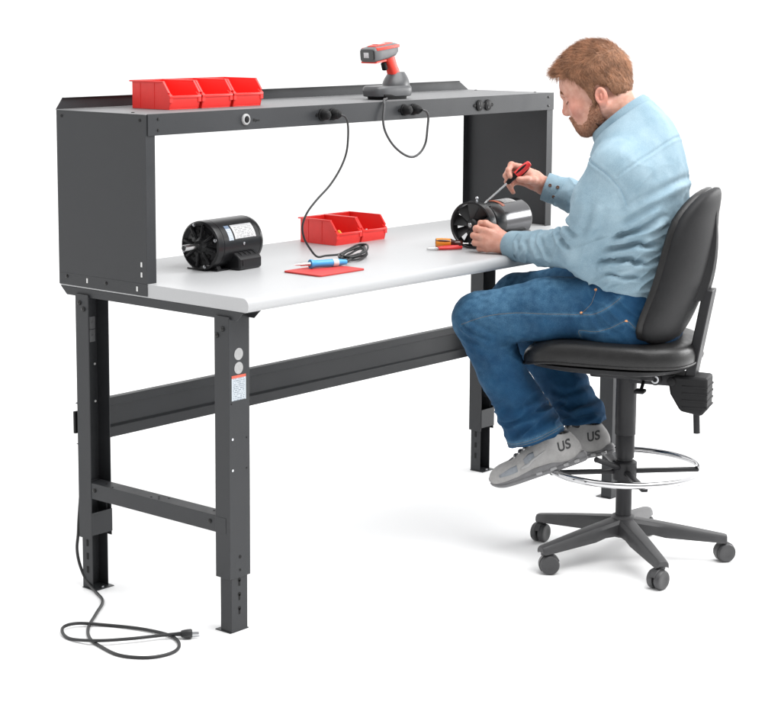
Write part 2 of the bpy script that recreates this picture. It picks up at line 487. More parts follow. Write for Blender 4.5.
# end support channels under the top
for right in (False, True):
    x0, x1 = (-0.001, 0.064) if not right else (L - 0.064, L + 0.001)
    side = [(0.016, ZB - 0.0005), (0.720, ZB - 0.0005), (0.694, ZB - 0.0235), (0.040, ZB - 0.0235)]
    c = B()
    c.prism(side, 'X', x0, x0 + 0.0025); c.prism(side, 'X', x1 - 0.0025, x1)
    c.box((x0 + 0.0025, 0.016, ZB - 0.003), (x1 - 0.0025, 0.72, ZB - 0.0005))
    c.done('support_channel', M['steel'], bench, 30, bev=0.0005)
    # cross bar joining the two legs of one end
    xo = XL0 + 0.0015 if not right else L + 0.0065
    s = 1 if not right else -1
    P = [(xo, 0.263), (xo, 0.307), (xo + s * 0.047, 0.307), (xo + s * 0.047, 0.266), (xo + s * 0.0445, 0.266), (xo + s * 0.0445, 0.3045), (xo + s * 0.0025, 0.3045), (xo + s * 0.0025, 0.263)]
    c = B()
    P2 = [(u, v) for u, v in P]
    c.prism(P2, 'Y', 0.1135, 0.6125)
    # joining tab that laps over the front leg
    c.box((min(xo - s * 0.0025, xo + s * 0.0002), 0.075, 0.264), (max(xo - s * 0.0025, xo + s * 0.0002), 0.1135, 0.306))
    cb = c.done('cross_bar', M['steel'], bench, 30, bev=0.0006)
    h = B()
    for yy in (0.585, 0.135):
        h.lathe([(0, 0.0058), (0.0025, 0.0058), (0.005, 0.0035), (0.0055, 0)], (xo, yy, 0.288), (-s, 0, 0), 16)
    h.done('bolt', M['screw'], cb, 50)
    h = B()
    for yy, dx in ((0.56, 0.022), (0.52, 0.008), (0.37, 0.012), (0.355, 0.026), (0.34, 0.012), (0.325, 0.034), (0.15, 0.03)):
        h.cyl((xo + s * dx, yy, 0.3065), (xo + s * dx, yy, 0.3077), 0.003, seg=12)
    h.done('punched_hole', M['hole'], cb)

# rear stringer: folded strip with a recessed web
yS = 0.6545
P = [(yS + 0.016, 0.521), (yS + 0.0, 0.519), (yS, 0.496), (yS + 0.010, 0.493), (yS + 0.010, 0.440), (yS + 0.002, 0.434),
     (yS + 0.002, 0.405), (yS + 0.014, 0.403), (yS + 0.016, 0.405), (yS + 0.0045, 0.409), (yS + 0.0045, 0.432), (yS + 0.0125, 0.439),
     (yS + 0.0125, 0.4955), (yS + 0.0025, 0.498), (yS + 0.0025, 0.517), (yS + 0.016, 0.518)]
st = B(); st.prism(P, 'X', 0.003, L - 0.003); st = st.done('stringer', M['steel'], bench, 25, bev=0.0005)
B().box((-0.010, yS + 0.003, 0.437), (0.003, yS + 0.012, 0.499), 0.001).done('end_tab', M['black'], st)
B().box((0.083, yS + 0.0092, 0.452), (0.110, yS + 0.0100, 0.470)).done('sticker', M['whitestickerhole'], st)

# riser side panels
for right in (False, True):
    x0 = -0.0025 if not right else L + 0.0025
    s = 1 if not right else -1
    zlo = 0.8485
    t = 0.002; fw = 0.034
    P = [(x0, YF), (x0 + s * fw, YF), (x0 + s * fw, YF + t), (x0 + s * t, YF + t), (x0 + s * t, YB - t), (x0 + s * fw * 0.8, YB - t), (x0 + s * fw * 0.8, YB), (x0, YB)]
    c = B()
    c.prism(P, 'Z', ZT + 0.0006, ZR - 0.0015)
    c.box((min(x0, x0 + s * t), YF, zlo), (max(x0, x0 + s * t), YB, ZT + 0.0006))
    po = c.done('riser_panel', M['steel'], bench, 30, bev=0.0007)
    h = B(); g = B(); z2 = B()
    for yy, zz in ((0.70, ZR - 0.016), (0.388, ZR - 0.016)):
        h.cyl((x0, yy, zz), (x0 - s * 0.0012, yy, zz), 0.0042, seg=14)
    for yy, zz in ((0.69, 0.872), (0.53, 0.868)):
        g.lathe([(0, 0.005), (0.002, 0.005), (0.0035, 0.003), (0.004, 0)], (x0, yy, zz), (-s, 0, 0), 14)
    for yy, zz in ((0.606, 0.868), (0.406, 0.866), (0.388, 0.905), (0.388, 0.932)):
        z2.box((min(x0, x0 - s * 0.001), yy - 0.003, zz - 0.007), (max(x0, x0 - s * 0.001), yy + 0.003, zz + 0.006), 0.0004)  # white plates painted as backdrop light showing through the open slots
    h.done('punched_hole', M['hole'], po); g.done('bolt', M['screw'], po, 50); z2.done('slot', M['whitestickerhole'], po)

# shelf with rear lip
sh = B(); sh.box((-0.0035, YF + 0.0005, ZR - 0.0014), (L + 0.0035, YB + 0.001, ZR), 0.0004, 1)
sh = sh.done('riser_shelf', M['shelf'], bench, 30)
lp = B(); lp.prism([(-0.0035, ZR + 0.0003), (L - 0.001, ZR + 0.0003), (1.777, ZR + 0.030), (0.019, ZR + 0.030)], 'Y', YB - 0.0015, YB + 0.001)
lp.prism([(0.019, ZR + 0.030), (1.777, ZR + 0.030), (1.777, ZR + 0.0315), (0.019, ZR + 0.0315)], 'Y', YB - 0.009, YB + 0.001)
lp.done('back_lip', M['steel'], sh, 30, bev=0.0005)
h = B()
for x, y in ((1.79, 0.66), (1.80, 0.42), (0.03, 0.45)):
    h.lathe([(0, 0.005), (0.002, 0.0045), (0.003, 0)], (x, y, ZR), (0, 0, 1), 14)
h.done('bolt', M['screw'], sh, 50)

# power rail on the front of the shelf
rl = B(); P = [(YF - 0.0035, 1.2694), (YF - 0.0035, ZR + 0.0005), (YF + 0.0, ZR + 0.0005), (YF + 0.0, 1.2724), (YF + 0.055, 1.2724), (YF + 0.055, 1.2694)]
rl.prism(P, 'X', 0.004, L + 0.002); rl = rl.done('power_rail', M['steel'], bench, 30, bev=0.0009)
YR = YF - 0.0035
h = B()
for x in (0.04, L - 0.03):
    for z in (1.283, 1.312):
        h.lathe([(0, 0.004), (0.0018, 0.0036), (0.0026, 0)], (x, YR, z), (0, -1, 0), 14)
h.done('screw', M['screw'], rl, 50)
# breaker button: pale ring, dark key barrel
lk = B(); lk.lathe([(0, 0.0155), (0.004, 0.0155), (0.0065, 0.013), (0.0065, 0.0095), (0.002, 0.009)], (0.364, YR, 1.298), (0, -1, 0), 30, cap=False)
lk = lk.done('breaker_ring', M['sticker'], rl, 40)
q = B(); q.lathe([(0.0005, 0.0092), (0.008, 0.008), (0.009, 0.0)], (0.364, YR, 1.298), (0, -1, 0), 24)
q.done('breaker_button', M['black'], lk, 40)
q = B()   # tiny printed mark beside it
q.box((0.394, YR - 0.0007, 1.291), (0.401, YR, 1.299)); q.box((0.4035, YR - 0.0007, 1.289), (0.4065, YR, 1.297)); q.box((0.408, YR - 0.0007, 1.2915), (0.420, YR, 1.2955))
q.done('breaker_mark', M['hole'], rl)
for xc in (0.700, 1.068, 1.441):
    ob = B()
    ob.box((xc - 0.009, YR - 0.003, 1.290), (xc + 0.009, YR, 1.306), 0.001)
    for dx in (-0.022, 0.022):
        ob.lathe([(0, 0.0175), (0.004, 0.0175), (0.005, 0.0162), (0.005, 0.0)], (xc + dx, YR, 1.298), (0, -1, 0), 30)
    for dx in (-0.046, 0.046):
        ob.prism([(xc + dx - 0.006, 1.298), (xc + dx, 1.303), (xc + dx + 0.006, 1.298), (xc + dx, 1.293)], 'Y', YR - 0.003, YR)
    oo = ob.done('outlet', M['black'], rl, 40)
    sl = B()
    for dx in (-0.022, 0.022):
        for ex in (-0.006, 0.006):
            sl.box((xc + dx + ex - 0.001, YR - 0.0055, 1.3), (xc + dx + ex + 0.001, YR - 0.0049, 1.308))
        sl.cyl((xc + dx, YR - 0.0049, 1.291), (xc + dx, YR - 0.0055, 1.291), 0.0026, seg=12)
    sl.done('outlet_slot', M['basegrey'], oo)

# ------------------------------------------------------------------ power cord on the floor
cord = thing('power_cord', 'black power cord looped on the floor with its plug by the near front leg', 'cord', (-0.15, 0.25, 0))
o3 = Vector((-0.15, 0.25, 0))
pts = [(0.045, 0.672, 0.50), (0.012, 0.672, 0.22), (0.004, 0.67, 0.15), (-0.003, 0.668, 0.105), (0.0, 0.66, 0.06), (0.0, 0.63, 0.018), (-0.016, 0.576, 0.0045)]
fl2 = [(-0.056, 0.502), (-0.136, 0.437), (-0.222, 0.368), (-0.274, 0.302), (-0.298, 0.227), (-0.306, 0.149), (-0.27, 0.087), (-0.21, 0.068), (-0.158, 0.094), (-0.127, 0.156), (-0.14, 0.252), (-0.18, 0.35), (-0.235, 0.401), (-0.284, 0.398), (-0.31, 0.343), (-0.29, 0.259), (-0.224, 0.206), (-0.15, 0.165), (-0.119, 0.14)]
zz = [0.0045] * len(fl2)
for i in (9, 10): zz[i] = 0.006
for i in (12, 13): zz[i] = 0.011
for i in (15, 16): zz[i] = 0.0125
zz[17] = 0.012; zz[18] = 0.014
pts += [(a, b, c) for (a, b), c in zip(fl2, zz)]
B().tube(spline([Vector(p) - o3 for p in pts], 8), 0.0043, 10).done('cable', M['cable'], cord, 60)


def plug(parent, p, d, mtl, blades=True, up=(0, 0, 1)):
    """moulded plug body starting at p, pointing along d"""
    p = Vector(p); d = Vector(d).normalized(); u = Vector(up); u = (u - d * u.dot(d)).normalized(); s = d.cross(u)
    def ring(h, w_, t_):
        return [p + d * h + s * (w_ * math.copysign(abs(math.cos(a)) ** 0.6, math.cos(a))) + u * (t_ * math.copysign(abs(math.sin(a)) ** 0.6, math.sin(a))) for a in [2 * math.pi * i / 20 for i in range(20)]]
    b = B(); b.rings([ring(-0.02, 0.0045, 0.0045), ring(-0.002, 0.006, 0.006), ring(0.0, 0.011, 0.009), ring(0.012, 0.0145, 0.011), ring(0.024, 0.0145, 0.0115), ring(0.027, 0.012, 0.010)])
    po = b.done('plug', mtl, parent, 40)
    if blades:
        c = B()
        for k in (-1, 1):
            a0 = p + d * 0.027 + s * (0.0063 * k)
            c.rings([[a0 + d * h + s * x + u * y for x, y in ((-0.0008, -0.0032), (0.0008, -0.0032), (0.0008, 0.0032), (-0.0008, 0.0032))] for h in (0, 0.017)])
        c.cyl(p + d * 0.027 - u * 0.007, p + d * 0.046 - u * 0.007, 0.0023, seg=10)
        c.done('prong', M['zinc'], po)
    return po


plug(cord, Vector((-0.112, 0.134, 0.013)) - o3, (0.75, -0.62, 0), M['cable'], up=(0.2, 0.2, 1))


# ------------------------------------------------------------------ red bins
def make_bin(label, loc, W=0.112, D=0.135, H=0.076, rotz=0.0, group='red hopper bins'):
    t_ = thing('parts_bin', label, 'bin', loc, rotz, group)
    # local: x across 0..W, y from front (0) to back (D), z up
    b = B(); w_ = 0.0022
    # side walls: hopper outline
    hf = 0.036
    side = [(0.006, 0), (D, 0), (D, H), (0.026, H), (0.004, 0.048), (0.0, hf), (0.0, 0.022)]
    b.prism(side, 'X', 0, w_); b.prism(side, 'X', W - w_, W)
    b.prism([(0.006, 0), (D, 0), (D, w_), (0.006, w_)], 'X', w_, W - w_)           # bottom
    b.prism([(D - w_, w_), (D, w_), (D, H), (D - w_, H)], 'X', w_, W - w_)           # back
    b.prism([(0.006, w_), (0.006 + w_, w_), (w_, 0.022), (w_, hf), (0.0, hf), (0, 0.022)], 'X', w_, W - w_)   # front
    body = b.done('tray', M['redbin'], t_, 30, bev=0.0008)
    r_ = B()
    # stacking rim along the top edge and thick front lip, back hanger
    for x0, x1 in ((-0.004, 0.0024), (W - 0.0024, W + 0.004)):
        r_.box((x0, 0.024, H - 0.003), (x1, D + 0.008, H + 0.0015), 0.0008)
        r_.prism([(0.002, 0.046), (0.008, 0.044), (0.031, H - 0.005), (0.025, H + 0.001)], 'X', x0, x1)
    r_.box((0.0024, D - 0.003, H - 0.003), (W - 0.0024, D + 0.008, H + 0.0015), 0.0008)
    r_.box((-0.003, -0.003, hf - 0.005), (W + 0.003, 0.003, hf + 0.002), 0.001)
    for x in (0.0, W):   # vertical wings beside the front opening
        s = 1 if x == 0 else -1
        r_.prism([(-0.002, 0.020), (0.006, 0.020), (0.010, 0.047), (-0.002, hf + 0.002)], 'X', min(x - s * 0.003, x + s * 0.008), max(x - s * 0.003, x + s * 0.008))
    for y in (0.062, 0.118):   # faint ribs on the sides
        for x in (-0.001, W - 0.0002):
            r_.box((x, y, 0.004), (x + 0.0012, y + 0.0022, H - 0.004))
    r_.done('rim', M['redbin'], body, 40)
    return t_


gs = 'three red bins in a row on the shelf'
b0 = make_bin('red plastic bin on the shelf, farthest left of the row of three', (0.188, 0.475, ZR), W=0.112, D=0.152, group=gs)
for i, lb in ((1, 'red plastic bin on the shelf, middle one of the row of three'), (2, 'red plastic bin on the shelf, nearest the barcode scanner')):
    c = copy_tree(b0); c.location.x = 0.188 + 0.1225 * i; c['label'] = lb
gs = 'two red bins side by side on the tabletop'
b1 = copy_tree(b0); b1.location = (0.930, 0.530, ZT); b1['label'] = 'red plastic bin on the tabletop holding a yellow part'; b1['group'] = gs
b2 = copy_tree(b0); b2.location = (1.0515, 0.531, ZT); b2['label'] = 'red plastic bin on the tabletop holding small white parts'; b2['group'] = gs
q = B(); q.lathe([(0, 0.008), (0.004, 0.011), (0.016, 0.009), (0.024, 0.004), (0.025, 0)], (0, 0, 0), (-0.3, -0.3, 0.9), 12)
q.box((-0.01, -0.008, 0.002), (0.012, 0.010, 0.012), 0.002)
yo = q.done('wire_connector', mat('yellow_plastic', (0.78, 0.44, 0.03), 0.4), None, loc=(0.972, 0.560, ZT + 0.0045)); yo.location.z = ZT + 0.0085 + 0.012
tag(yo, 'yellow wire connector inside the left red bin on the tabletop', 'connector')
q = B()
q.box((-0.010, -0.006, 0.0), (0.010, 0.006, 0.030), 0.003)
wt = mat('white_plastic', (0.66, 0.62, 0.6), 0.4)
for i, (dx, dy) in enumerate(((1.072, 0.552), (1.104, 0.560))):
    qq = B(); qq.box((-0.011, -0.007, 0.0), (0.011, 0.007, 0.020), 0.003); qq.cyl((0, 0, 0.019), (0.003, 0, 0.033), 0.005, 0.004, 12)
    oo = qq.done('small_fitting', wt, None, loc=(dx, dy, ZT + 0.0025))
    oo.rotation_euler = (0.0, 0, 0.4 + i)
    tag(oo, ('small white fitting in the right tabletop bin, nearer its left wall', 'small white fitting in the right tabletop bin, nearer its right wall')[i], 'fitting', 'white fittings in the bin')
q.bm.free()


# ------------------------------------------------------------------ motors
def cyl_patch(b, R, x0, x1, a0, a1, zc=0.0, n=10, th=0.0006):
    """curved label on a cylinder about X; angle measured from -Y upward"""
    ins, outs = [], []
    rs = []
    for x in (x0, x1):
        o_ = [(x, -(R + th) * math.cos(a0 + (a1 - a0) * i / n), zc + (R + th) * math.sin(a0 + (a1 - a0) * i / n)) for i in range(n + 1)]
        i_ = [(x, -(R - th) * math.cos(a0 + (a1 - a0) * i / n), zc + (R - th) * math.sin(a0 + (a1 - a0) * i / n)) for i in range(n, -1, -1)]
        rs.append(o_ + i_)
    b.rings(rs)


D2R = math.radians
mo = thing('electric_motor', 'black cylindrical electric motor with bare steel shaft, alone near the left panel', 'motor', (0.268, 0.449, ZT), D2R(5)); mo.scale = (0.80, 1, 1)
R = 0.069; zc = R + 0.0008
b = B()
b.lathe([(0.0, R - 0.006), (0.004, R - 0.001), (0.012, R), (0.032, R), (0.0325, R - 0.001), (0.034, R - 0.001), (0.0345, R), (0.228, R), (0.2285, R - 0.0012), (0.230, R - 0.0012), (0.2305, R), (0.244, R - 0.002), (0.252, R - 0.010), (0.254, R - 0.03), (0.254, 0)],
        (0, 0, zc), (1, 0, 0), 64, cap=False)
b.done('housing', M['motor'], mo, 30)
b = B()   # end bell with hub and eight vents
b.lathe([(0.002, R - 0.005), (0.006, R - 0.013), (0.010, R - 0.016), (0.009, R - 0.030), (0.004, R - 0.038), (0.003, R - 0.046), (-0.004, 0.016), (-0.006, 0.014), (-0.006, 0.0)], (0, 0, zc), (1, 0, 0), 48, cap=False)
for k in range(8):
    a = 2 * math.pi * k / 8 + 0.2
    m_ = Matrix.Translation((0, 0, zc)) @ Matrix.Rotation(a, 4, 'X')
    b.box((-0.001, -0.0035, 0.02), (0.011, 0.0035, R - 0.010), 0.0015, mtx=m_)
eb = b.done('end_bell', M['motor'], mo, 35)
b = B()
for k in range(12):
    a = 2 * math.pi * (k + .5) / 12
    m_ = Matrix.Translation((0, 0, zc)) @ Matrix.Rotation(a, 4, 'X')
    b.box((0.0052, -0.006, 0.030), (0.0095, 0.006, 0.045), 0.002, mtx=m_)
b.done('vent', M['hole'], eb)
b = B()
for k in range(4):
    a = D2R(18 + 90 * k)
    cy, cz = (R - 0.009) * math.sin(a), zc + (R - 0.009) * math.cos(a)
    b.lathe([(0.006, 0.0048), (-0.002, 0.0048), (-0.003, 0.003), (-0.003, 0)], (0, cy, cz), (1, 0, 0), 12)
b.done('bolt', M['zinc'], eb, 40)
b = B(); b.lathe([(-0.004, 0.0088), (-0.080, 0.0088), (-0.082, 0.0075), (-0.082, 0.0)], (0, 0, zc), (1, 0, 0), 24); b.box((-0.082, -0.009, zc + 0.003), (-0.02, -0.0062, zc + 0.0075))
b.done('shaft', M['shaft'], mo, 40)
b = B(); cyl_patch(b, R, 0.093, 0.205, D2R(14), D2R(50), zc); b.done('nameplate', M['plate'], mo, 60)
b = B(); cyl_patch(b, R, 0.060, 0.084, D2R(12), D2R(50), zc); b.done('small_label', M['bluelabel'], mo, 60)
b = B(); b.lathe([(0, 0.0045), (0.002, 0.0045), (0.003, 0)], (0.135, -R * math.cos(0.02), zc + R * math.sin(0.02)), (0, -1, 0), 12); b.done('screw', M['zinc'], mo)
b = B()   # wiring box on the near lower side, ribbed lid
P = [(-0.030, 0.0), (-0.083, 0.0), (-0.088, 0.006), (-0.088, 0.030), (-0.080, 0.040), (-0.056, 0.052), (-0.030, 0.052)]
b.prism(P, 'X', 0.085, 0.205)
bx = b.done('wiring_box', M['motor'], mo, 25, bev=0.005)
b = B()
for x in (0.108, 0.133, 0.158, 0.183):
    b.prism([(-0.055, 0.0505), (-0.080, 0.0385), (-0.080, 0.0425), (-0.055, 0.0545)], 'X', x, x + 0.006)
b.box((0.10, -0.0895, 0.012), (0.106, -0.0878, 0.028)); b.done('rib', M['motor'], bx, 30, bev=0.001)
b = B(); b.box((0.02, -0.05, 0.0), (0.235, 0.06, 0.004), 0.001); b.prism([(-0.045, 0.004), (0.05, 0.004), (0.035, 0.03), (-0.03, 0.03)], 'X', 0.03, 0.05); b.prism([(-0.045, 0.004), (0.05, 0.004), (0.035, 0.03), (-0.03, 0.03)], 'X', 0.20, 0.22)
b.done('base_foot', M['motor'], mo, 30)

# fan-cooled motor the man is working on
m2 = thing('fan_motor', 'black electric motor with open cooling fan and shiny band, held by the man', 'motor', (1.155, 0.19, ZT), D2R(6))
Rf = 0.0715; zc = Rf + 0.0006
b = B(); b.lathe([(0.0, Rf - 0.004), (0.0, Rf), (0.030, Rf), (0.034, Rf - 0.001), (0.034, Rf - 0.004), (0.002, Rf - 0.006), (0.0, Rf - 0.004)], (0, 0, zc), (1, 0, 0), 64, cap=False)
b.done('fan_ring', M['fanmat'], m2, 40)
b = B()
b.lathe([(0.004, 0.0), (0.004, 0.014), (0.008, 0.019), (0.030, 0.021), (0.040, 0.018)], (0, 0, zc), (1, 0, 0), 30, cap=False)
for k in range(9):
    a = 2 * math.pi * k / 9
    m_ = Matrix.Translation((0.017, 0, zc)) @ Matrix.Rotation(a, 4, 'X') @ Matrix.Rotation(D2R(38), 4, 'Z')
    rs = []
    for i in range(6):
        z = 0.017 + (Rf - 0.008 - 0.017) * i / 5; wd = 0.010 + 0.009 * i / 5; tw = D2R(-12 * i / 5)
        rs.append([(x_ * math.cos(tw) - y_ * math.sin(tw) - 0.0, x_ * math.sin(tw) + y_ * math.cos(tw), z) for x_, y_ in ((-0.001, -wd), (0.001, -wd), (0.001, wd), (-0.001, wd))])
    b.rings(rs, mtx=m_)
b.done('fan', M['fanmat'], m2, 30)
b = B(); b.lathe([(0.004, 0.0075), (-0.004, 0.0075), (-0.006, 0.005), (-0.006, 0)], (0, 0, zc), (1, 0, 0), 8); b.done('hub_nut', M['shaft'], m2)
b = B()   # spider that carries the ring
for k in range(4):
    a = 2 * math.pi * k / 4 + 0.5
    m_ = Matrix.Translation((0, 0, zc)) @ Matrix.Rotation(a, 4, 'X')
    b.box((0.030, -0.004, 0.0), (0.062, 0.004, Rf - 0.004), 0.001, mtx=m_)
b.done('spider', M['motor'], m2)
Rb = 0.0635
b = B()
b.lathe([(0.052, 0.02), (0.054, Rb - 0.012), (0.060, Rb - 0.003), (0.068, Rb), (0.110, Rb), (0.111, Rb - 0.002)], (0, 0, zc), (1, 0, 0), 56, cap=False)
b.done('end_bell', M['motor'], m2, 35)
b = B(); b.lathe([(0.262, Rb - 0.001), (0.270, Rb - 0.003), (0.278, Rb - 0.012), (0.279, 0)], (0, 0, zc), (1, 0, 0), 56, cap=False)
b.done('rear_bell', M['motor'], m2, 35)
b = B(); b.lathe([(0.1105, Rb - 0.003), (0.111, Rb - 0.0005), (0.262, Rb - 0.0005), (0.2625, Rb - 0.003)], (0, 0, zc), (1, 0, 0), 72, cap=False); b.done('shiny_band', M['motorgloss'], m2, 40)
b = B(); cyl_patch(b, Rb, 0.150, 0.220, D2R(62), D2R(100), zc); b.done('nameplate', M['platetwo'], m2, 60)
b = B(); cyl_patch(b, Rb, 0.122, 0.138, D2R(52), D2R(100), zc); b.done('label_strip', M['orangelabel'], m2, 60)
b = B(); b.box((0.07, -0.058, 0.0), (0.262, 0.055, 0.005), 0.0012); b.prism([(-0.05, 0.005), (0.05, 0.005), (0.042, 0.035), (-0.042, 0.035)], 'X', 0.085, 0.11); b.prism([(-0.05, 0.005), (0.05, 0.005), (0.042, 0.035), (-0.042, 0.035)], 'X', 0.225, 0.25)
b.box((0.12, -0.072, 0.012), (0.245, -0.03, 0.040), 0.004)
b.done('mount', M['basegrey'], m2, 30)
b = B(); b.cyl((0.016, -0.012, zc + Rf - 0.002), (0.016, -0.012, zc + Rf + 0.008), 0.003, seg=12); b.sphere((0.016, -0.012, zc + Rf + 0.010), 0.005, 14); b.done('lift_knob', M['zinc'], m2)

# ------------------------------------------------------------------ barcode scanner and cradle
cr = thing('scanner_cradle', 'dark grey scanner charging cradle on the front of the shelf', 'cradle', (1.090, 0.470, ZR))
b = B()


def lobes(z, k):
    """plan outline of the cradle: wide tongue toward -x, round toward +x"""
    o_ = []
    for i in range(40):
        a = 2 * math.pi * i / 40
        c_, s_ = math.cos(a), math.sin(a)
        rx = 0.084 if c_ < 0 else 0.084
        o_.append(((math.copysign(abs(c_) ** 0.40, c_)) * rx * k, (math.copysign(abs(s_) ** 0.45, s_)) * (0.043 + 0.005 * c_) * k, z))
    return o_


b.rings([lobes(0.009, 0.92), lobes(0.011, 0.97), lobes(0.024, 1.0), lobes(0.034, 0.985), lobes(0.039, 0.95), lobes(0.041, 0.90)])
cb_ = b.done('cradle_base', M['cradle'], cr, 35)
b = B(); b.rings([lobes(0.0, 0.78), lobes(0.009, 0.80)]); b.box((-0.058, -0.0415, 0.010), (0.04, -0.036, 0.017), 0.001); b.done('rubber_foot', M['black'], cb_, 40)
b = B()
rs = []
for i in range(9):
    t_ = i / 8
    z = 0.036 + 0.046 * t_
    rx = 0.047 * math.cos(t_ * 1.05) + 0.003; ry = 0.034 * math.cos(t_ * 1.0) + 0.004
    rs.append([(0.046 + 0.004 * t_ + rx * math.cos(2 * math.pi * k / 32), 0.002 + ry * math.sin(2 * math.pi * k / 32), z) for k in range(32)])
b.rings(rs); b.done('holster', M['cradle'], cr, 50)
pts = [(0.958, 0.425, 1.3335), (0.956, 0.392, 1.3330), (0.955, 0.366, 1.331), (0.943, 0.356, 1.308), (0.934, 0.352, 1.273), (0.943, 0.350, 1.237), (0.976, 0.348, 1.197), (1.023, 0.346, 1.167), (1.066, 0.345, 1.156), (1.100, 0.342, 1.169), (1.119, 0.338, 1.198), (1.122, 0.334, 1.241), (1.118, 0.328, 1.275), (1.106, 0.326, 1.292), (1.095, 0.332, 1.297)]
off = Vector((1.090, 0.470, ZR))
# cord runs out below the front of the base and down over the rail
pts[0] = (1.06, 0.444, ZR + 0.0055); pts[1] = (1.01, 0.405, ZR + 0.0045)
B().tube(spline([Vector(p) - off for p in pts], 8), 0.0036, 10).done('cord', M['greycable'], cr, 60)
b = B(); b.lathe([(0, 0.0150), (0.015, 0.0140), (0.021, 0.009), (0.022, 0)], Vector((1.09, YR - 0.005, 1.298)) - off, (0, -1, 0), 24); b.sphere(Vector((1.093, YR - 0.020, 1.298)) - off, 0.011, 14)
b.done('plug', M['black'], cr, 40)
b = B(); b.lathe([(0, 0.0150), (0.017, 0.0135), (0.023, 0.008), (0.024, 0)], Vector((1.046, YR - 0.005, 1.298)) - off, (0, -1, 0), 24); b.done('adapter_cap', M['black'], cr, 40)

sc = thing('barcode_scanner', 'red and grey barcode scanner standing in its cradle on the shelf', 'scanner', (1.145, 0.472, ZR + 0.055))
off = Vector((1.145, 0.472, ZR + 0.055))
# head: pointing -x, slightly nose-down
hm = Matrix.Translation(Vector((1.052, 0.472, 1.4655)) - off) @ Matrix.Rotation(D2R(-6), 4, 'Y')


def rr(x, hw, z0, z1, n=24, e=0.35):
    o_ = []
    for i in range(n):
        a = 2 * math.pi * i / n; c_, s_ = math.cos(a), math.sin(a)
        o_.append((x, math.copysign(abs(c_) ** e, c_) * hw, (z0 + z1) / 2 + math.copysign(abs(s_) ** e, s_) * (z1 - z0) / 2))
    return o_


b = B(); b.rings([rr(-0.050, 0.030, -0.020, 0.018), rr(-0.046, 0.0325, -0.022, 0.021), rr(-0.020, 0.032, -0.021, 0.024), rr(0.02, 0.030, -0.018, 0.026), rr(0.055, 0.026, -0.014, 0.026), rr(0.070, 0.021, -0.006, 0.023), rr(0.076, 0.012, 0.0, 0.016)], mtx=hm)
hd = b.done('head', M['scangrey'], sc, 40)
b = B(); b.rings([rr(-0.0535, 0.0255, -0.0145, 0.0145, e=.25), rr(-0.049, 0.0255, -0.0145, 0.0145, e=.25)], mtx=hm); b.done('window', M['lens'], hd, 30)
b = B(); b.box((-0.0545, -0.007, -0.008), (-0.053, 0.012, 0.008), 0.0005, mtx=hm); b.done('lens', M['lenswhite'], hd)
b = B()
b.rings([rr(-0.046, 0.0315, -0.0255, -0.0195, e=.3), rr(0.004, 0.028, -0.025, -0.018, e=.3)], mtx=hm)
for s in (-1, 1):
    b.box((-0.042, s * 0.0305 - 0.0030, 0.0125), (0.064, s * 0.0275 + 0.0030, 0.0210), 0.0012, mtx=hm)
b.rings([rr(-0.030, 0.017, 0.021, 0.0255, e=.5), rr(0.0, 0.022, 0.023, 0.0285, e=.5), rr(0.045, 0.017, 0.024, 0.0295, e=.5), rr(0.06, 0.010, 0.022, 0.027, e=.5)], mtx=hm)
b.done('trim', M['scanred'], hd, 40)
b = B(); b.box((-0.012, -0.011, 0.0278), (0.022, 0.011, 0.0300), 0.001, mtx=hm); b.done('top_label', M['whitestickerhole'], hd)
g0 = Vector((1.098, 0.472, 1.452)) - off; g1 = Vector((1.148, 0.472, 1.365)) - off
gd = (g1 - g0).normalized(); gn = Vector((gd.z, 0, -gd.x))


def gring(t_, hw, ht):
    c_ = g0 + (g1 - g0) * t_
    return [c_ + Vector((0, 1, 0)) * (math.copysign(abs(math.cos(a)) ** .7, math.cos(a)) * hw) + gn * (math.copysign(abs(math.sin(a)) ** .7, math.sin(a)) * ht) for a in [2 * math.pi * i / 24 for i in range(24)]]


b = B(); b.rings([gring(-0.15, 0.018, 0.022), gring(0.1, 0.0175, 0.0185), gring(0.35, 0.0165, 0.0165), gring(0.5, 0.0175, 0.018), gring(0.62, 0.0165, 0.0165), gring(1.0, 0.017, 0.0165)])
gp = b.done('grip', M['scanred'], sc, 50)
gb = B()
spine = [g0 + (g1 - g0) * t_ - gn * 0.0175 * (1 if gn.x < 0 else -1) for t_ in (-.05, .3, .6, .97)]
gb.tube(spline(spine, 5), 0.0062, 10); gb.done('grip_back', M['scangrey'], gp, 60)
b = B(); b.box((-0.008, -0.008, -0.014), (0.006, 0.008, 0.012), 0.004, mtx=Matrix.Translation(Vector((1.081, 0.472, 1.427)) - off) @ Matrix.Rotation(D2R(-20), 4, 'Y')); b.done('trigger', M['black'], sc, 40)

# ------------------------------------------------------------------ small tools on the top
b = B()
x0, x1, y0, y1 = 0.402, 0.590, 0.122, 0.260
pl = []
for cx, cy, a0 in ((x1 - 0.01, y1 - 0.01, 0), (x0 + 0.01, y1 - 0.01, 90), (x0 + 0.01, y0 + 0.01, 180), (x1 - 0.01, y0 + 0.01, 270)):
    for k in range(6):
        a = D2R(a0 + 18 * k); pl.append((cx + 0.01 * math.cos(a) - 0.495, cy + 0.01 * math.sin(a) - 0.19))
b.prism(pl, 'Z', 0, 0.0045)
pad = b.done('rubber_mat', M['matred'], None, 30, bev=0.0008, loc=(0.495, 0.19, ZT + 0.0004))
tag(pad, 'thin red rubber mat lying on the grey tabletop under the soldering iron', 'mat')

